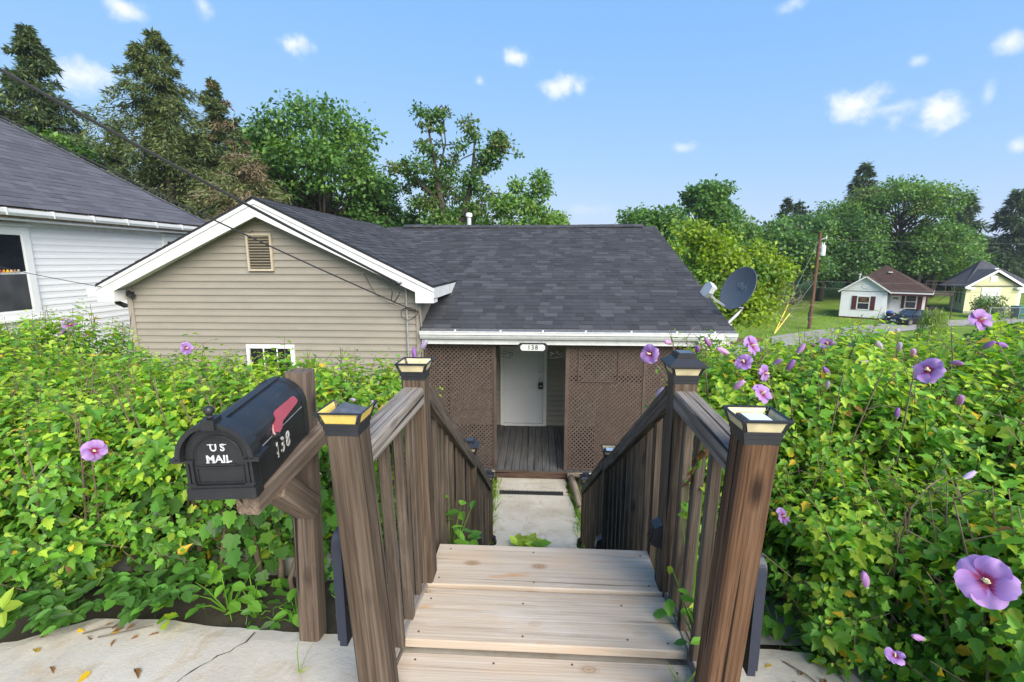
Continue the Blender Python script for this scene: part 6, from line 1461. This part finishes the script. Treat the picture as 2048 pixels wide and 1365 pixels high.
LS = [(-.98,2.42,.40,.50,1.0,2300,.5,'sparse hedge shrub beside the left stair rail, siding showing through it'),(-1.40,2.38,.38,.52,1.02,2500,.7,'hedge shrub directly behind the mailbox'),(-1.82,2.30,.38,.58,1.0,3000,.35,'hedge shrub just left of the mailbox'),
      (-2.25,2.12,.40,.56,.90,3300,0,'leafy hedge shrub overhanging the pale sidewalk at left'),(-2.72,2.15,.46,.64,.98,3400,0,'dense yellow green hedge shrub at the left edge'),(-3.4,2.5,.55,.75,1.0,3000,0,'hedge shrub behind the dense one at the left edge'),(-2.6,2.9,.6,.45,.95,2600,0,'back row hedge shrub in front of the tan wall'),(-3.7,3.35,.55,.45,1.10,2600,0,'taller hedge shrub below the white house window'),(-4.5,3.5,.6,.5,1.05,2000,0,'farthest left hedge shrub under the white wall')]
LC = [(s[0], s[1]) for s in LS]
for i, (x, y, rx, ry, zt, n, ol, lab) in enumerate(LS): shrub(lab, x, y, rx, ry, zt, n, 100+i, open_low=ol, flowers=near(LF, x, y, LC), nparts=230 if i < 6 else 120)
RS = [(1.02,2.42,.36,.52,1.07,3000,.2,'flower-laden hedge shrub beside the right stair post'),(1.45,2.35,.42,.58,1.08,3200,0,'hedge shrub second from the right stair post'),(1.92,2.30,.46,.62,1.10,3200,0,'hedge shrub with bright top in the middle of the right hedge'),(2.45,2.35,.50,.70,1.17,3200,0,'hedge shrub at the right edge of the top line'),
      (1.32,1.80,.38,.40,.72,2800,0,'lower shaded hedge shrub overhanging the right sidewalk'),(1.62,1.32,.46,.46,.86,3400,0,'nearest hedge shrub at right bearing the largest lavender bloom'),(2.2,1.55,.48,.60,1.0,2800,0,'broad hedge shrub at the lower right edge'),(3.1,2.5,.6,.8,1.26,2600,0,'tall hedge shrub at the far right edge'),(1.35,3.05,.55,.45,1.04,2600,0,'back row hedge shrub behind the right post'),(2.2,3.15,.65,.50,1.08,2600,0,'back row hedge shrub below the road')]
RC = [(s[0], s[1]) for s in RS]
for i, (x, y, rx, ry, zt, n, ol, lab) in enumerate(RS): shrub(lab, x, y, rx, ry, zt, n, 200+i, open_low=ol, flowers=near(RF, x, y, RC), nparts=230 if i < 7 else 110, nbud=14)

# ------------------------------------------------------------------ low plants
def plant(name, label, base, leaves, tm, tmk, mats, seed, stem=True, cat='plant', grp=None):
    """leaves: (attach point, tip direction, normal, length)"""
    t = thing(name, label, cat, base, 0, grp); rr = random.Random(seed); b = Vector(base)
    mb = MB()
    for p, d, n, L in leaves:
        p = Vector(p); X, Y, Z = frames(np.array([d], float), np.array([n], float))
        o = bpy.data.objects.new('leaf', one_leaf(tmk, tm, LV[rr.choice(mats)])); C.objects.link(o); o.parent = t
        o.rotation_mode = 'QUATERNION'; o.rotation_quaternion = Matrix((X[0], Y[0], Z[0])).transposed().to_quaternion(); o.location = p-b; o.scale = (L, L, L)
        if stem: mb.tube([tuple(b), tuple(b.lerp(p,.6)+Vector((0,0,.02))), tuple(p)], [.004,.003,.0015], 4, cap=False)
    if mb.v: put0('stem', mb, LV['m'], t)
    return t
rr = random.Random(70)
def sprig(base, n, h, spread, L, lean=(0,0,0)):
    out = []
    for i in range(n):
        s = (i+1)/n; a = rr.uniform(0, 6.28); p = Vector(base)+Vector((rr.gauss(0,spread)+lean[0]*s, rr.gauss(0,spread)+lean[1]*s, h*s+lean[2]*s)); out.append((p, (math.cos(a), math.sin(a), rr.uniform(-.5,.2)), (rr.gauss(0,.3), rr.gauss(0,.3)-.3, 1), L*rr.uniform(.7,1.2)))
    return out
plant('weed_plant', 'tall broad-leaved weed growing through the left stair rail', (-.55,2.62,-.50), sprig((-.53,2.62,-.45), 16, .52, .055, .10, (.07,-.05,0)), OVAL, 'oval', 'mmd', 71)
plant('weed_plant', 'dark leafy weed lower down the left stair rail', (-.56,3.1,-.75), sprig((-.54,3.1,-.72), 12, .3, .06, .10, (.08,-.05,0)), OVAL, 'oval', 'mdd', 72)
plant('climbing_vine', 'thin leafy vine twining between the right balusters', (.63,1.72,-.02), sprig((.61,1.72,.0), 16, .66, .035, .062, (.02,.05,0)), OVAL, 'oval', 'mmdy', 73)
plant('climbing_vine', 'small vine sprig at the foot of the right landing rail', (.62,1.55,-.02), sprig((.60,1.55,.0), 7, .25, .03, .06, (-.03,.03,0)), OVAL, 'oval', 'mmd', 74)
plant('dried_leaf_cluster', 'curled rust brown dead leaves caught between the right balusters', (.60,1.66,.70), [((.595+rr.uniform(-.02,.02),1.66+rr.uniform(-.03,.03),.82-.04*i), (rr.gauss(0,.3),rr.gauss(0,.3),-1), (rr.gauss(0,1),-1,rr.gauss(0,.5)), rr.uniform(.05,.085)) for i in range(5)], HIB2, 'hib2', 'b', 75, cat='leaves')
for i, (x, y, lab) in enumerate(((-.28,5.86,'left'),(-.10,5.9,'second from the left'),(.02,5.84,'right'))):
    plant('weed_plant', 'small bright weed at the foot of the stairs, %s of three' % lab, (x,y,-2.40), [((x+.01*k,y,-2.38), (math.cos(k*1.3+i),math.sin(k*1.3+i),rr.uniform(.3,1.0)), (0,-.3,1), rr.uniform(.12,.2)) for k in range(7)], OVAL, 'oval', 'yym', 76+i, stem=False, grp='weeds at the stair foot')
# creeper and palmate leaves along the left sidewalk edge
lv = []
for i in range(120):
    x = rr.uniform(-2.5,-1.45); y = 1.67-.10*(x < -1.9)-.06*(x < -2.2)+rr.uniform(-.05,.14); c = Vector((x, y, rr.uniform(.0,.10)))
    for k in range(3): a = rr.uniform(0,6.28); lv.append((c, (math.cos(a),math.sin(a)-.3,rr.uniform(-.2,.25)), (rr.gauss(0,.2),-.3,1), rr.uniform(.045,.075)))
plant('creeper', 'dark green creeping vine mat along the left sidewalk edge', (-1.9,1.68,-.02), lv[:290], OVAL, 'oval', 'dkkk', 80, stem=False)
plant('palmate_seedling', 'bright yellow green five-leaved seedling at the lower left corner', (-2.12,1.53,-.03), [((-2.10,1.53,.10), (math.cos(a),math.sin(a)*.5,math.sin(a)*.8), (0,-.7,.7), .075) for a in (.3,1.5,2.7,3.9,5.1)], OVAL, 'oval', 'y', 81)
plant('vine_sprig', 'small vine seedling at the edge of the cracked sidewalk', (-1.52,1.66,-.03), sprig((-1.52,1.66,-.03), 7, .05, .035, .04), GRAPE, 'grape', 'ym', 82, stem=False)
# grape vine hanging in the open lower part of the left hedge
lv = []
for i in range(290): lv.append(((rr.uniform(-1.78,-.74), rr.uniform(1.84,2.25), rr.uniform(-.12,.50)), (rr.gauss(0,.4),-.35+rr.gauss(0,.3),-1), (rr.gauss(0,.35),-1,.5), rr.uniform(.05,.085)))
plant('grape_vine', 'wild grape vine leaves hanging below the hedge behind the mailbox post', (-1.25,2.05,-.2), lv, GRAPE, 'grape', 'ddmk', 83, stem=False)
m = MB()
for i in range(9):
    x = -1.7+i*.11+rr.uniform(-.03,.03); m = MB(); y = 2.02+rr.uniform(-.12,.2); q = rr.uniform(.010,.016); m.tube([(x,y,-.22),(x+rr.uniform(-.02,.02),y,-.05),(x+rr.uniform(-.05,.05),y+.02,.15),(x+rr.uniform(-.06,.06),y+.05,.6)], [q*1.2,q,q*.9,q*.7], 6)
    tag(put0('hedge_trunk', m, M['stem'], smooth=True), 'thin grey brown hedge stem behind the sidewalk, %s from the left' % ('first','second','third','fourth','fifth','sixth','seventh','eighth','last')[i], 'stem', 'bare hedge stems')
for i, (x, y, lab) in enumerate(((-.80,1.80,'right of the mailbox post foot'),(-1.05,1.78,'left of the mailbox post foot'),(-1.25,1.80,'beside the crack'),(-1.40,1.83,'between the bare stems'),(.86,1.80,'below the right plaque'),(1.02,1.78,'under the low right hedge'))):
    plant('low_weed', 'low leafy weed at the back of the sidewalk %s' % lab, (x,y,-.14), sprig((x,y,-.14), 16, .20, .06, .07), OVAL, 'oval', 'mmdd', 300+i, grp='weeds along the sidewalk edge')
def tufts(label, name, spots, n, size, seed, mats='ymd'):
    rng = np.random.default_rng(seed); P = []; 
    for x0, x1, y0, y1, w in spots:
        k = int(n*w); xx = rng.uniform(x0, x1, k); yy = rng.uniform(y0, y1, k); P.append(np.stack([xx, yy, np.array([ter(a, b) for a, b in zip(xx, yy)])-.01], 1))
    P = np.concatenate(P); k = len(P); D = np.array([0, 0, 1.0])+rng.normal(size=(k, 3))*np.array([.45,.45,.1]); N = rng.normal(size=(k, 3))
    o = put(name, leaf_mesh(name, P, D, N, size*(.5+.9*rng.random(k)), BLADE, [LV[c] for c in mats], rng.integers(0, len(mats), k))); return tag(o, label, 'grass', kind='stuff')
tufts('long grass and weeds along both edges of the front path', 'grass', [(.60,1.0,5.2,7.75,.42),(-.98,-.64,5.2,7.8,.35),(-1.9,-.62,2.4,5.5,.25),(.68,2.2,2.2,5.6,.25),(-3,-.9,2.2,7.5,.4)], 5200, .16, 90)
tufts('mown lawn grass on the slope beyond the road', 'lawn_grass', [(14,34,37.5,58,.5),(30,60,50,60,.3),(10,30,24,38,.3)], 26000, .16, 95, 'ym')
tufts('rough grass patch in front of the mailbox hedge ledge', 'ledge_grass', [(-2.2,-.9,1.72,2.0,.25),(.75,2.2,1.74,2.1,.4)], 500, .08, 96, 'mdk')
def blades(label, base, seed):
    r2 = random.Random(seed); plant('grass_tuft', label, base, [(Vector(base), (r2.gauss(0,.5),r2.gauss(0,.4),.8), (r2.gauss(0,1),-1,.3), r2.uniform(.07,.14)) for i in range(5)], BLADE, 'blade', 'yym', seed, stem=False, cat='grass')
blades('single grass tuft in the sidewalk joint left of the nearest left post', (-.86,1.44,-.035), 97); blades('grass tuft against the foot of the nearest right post', (.52,1.46,-.045), 98)
# litter on the sidewalk
for i, (x, y) in enumerate(((-1.74,1.60),(-1.80,1.57),(-1.70,1.58),(-1.83,1.44),(-1.66,1.43),(-2.0,1.58),(-1.62,1.60),(-1.76,1.63),(-1.9,1.62),(-1.69,1.66),(-1.72,1.64),(-1.79,1.66),(-1.95,1.5),(-1.5,1.45),(1.06,1.55),(.94,1.53),(1.15,1.66),(.98,1.56),(1.02,1.50),(1.10,1.6),(.90,1.6),(-1.55,1.62))):
    o = bpy.data.objects.new('fallen_leaf', one_leaf('hib2', HIB2, LV['b' if i % 4 else 'o'])); C.objects.link(o); o.location = (x, y, -.062); o.rotation_euler = (rr.uniform(-.3,.3), rr.uniform(-.9,.9), rr.uniform(0,6)); s = rr.uniform(.03,.06); o.scale = (s*.6, s, s)
    tag(o, 'small dry fallen leaf on the sidewalk %s of the stairs' % ('left' if x < 0 else 'right'), 'leaf', 'fallen leaves on the sidewalk')
for i, (pts, lab) in enumerate((([(-1.78,1.585),(-1.72,1.60),(-1.66,1.635),(-1.60,1.655)],'dry brown stalk lying across the left sidewalk'),([(-1.86,1.60),(-1.80,1.625),(-1.73,1.65)],'short broken twig under the left hedge on the sidewalk'),([(.95,1.62),(1.0,1.56),(1.03,1.52)],'dead flower stalk on the sidewalk right of the stairs'))):
    tag(put0('dry_stalk', MB().tube([(x, y, -.062+.006*(k % 2)) for k, (x, y) in enumerate(pts)], [.003,.0025,.002,.0012][:len(pts)], 5), M['bark']), lab, 'twig')
for i, (x, y, lab) in enumerate(((.905,1.50,'beside the nearest right post'),(1.12,1.68,'under the right hedge'))):
    t = thing('fallen_flower', 'wilted violet bloom lying on the sidewalk %s' % lab, 'flower', (x, y, -.068)); o = put_s('petal_roll', ROLL[0], t, (x, y, -.052), face_mat((.6,-.5,.3), 0), .05)

# ------------------------------------------------------------------ thin summer haze
hz_ = NM('summer_haze'); hz_.t.nodes.clear(); ov = hz_.n('OutputMaterial'); pv = hz_.n('VolumePrincipled'); pv.inputs['Color'].default_value = (.86,.91,.98,1); pv.inputs['Density'].default_value = .0004; pv.inputs['Anisotropy'].default_value = .2
hz_.l(pv.outputs[0], ov.inputs['Volume'])
m = MB(); m.box(-720,720,-90,700,-30,75); stuff(tag(put0('haze', m, hz_.m), 'thin pale summer haze in the air over the valley', 'haze'))
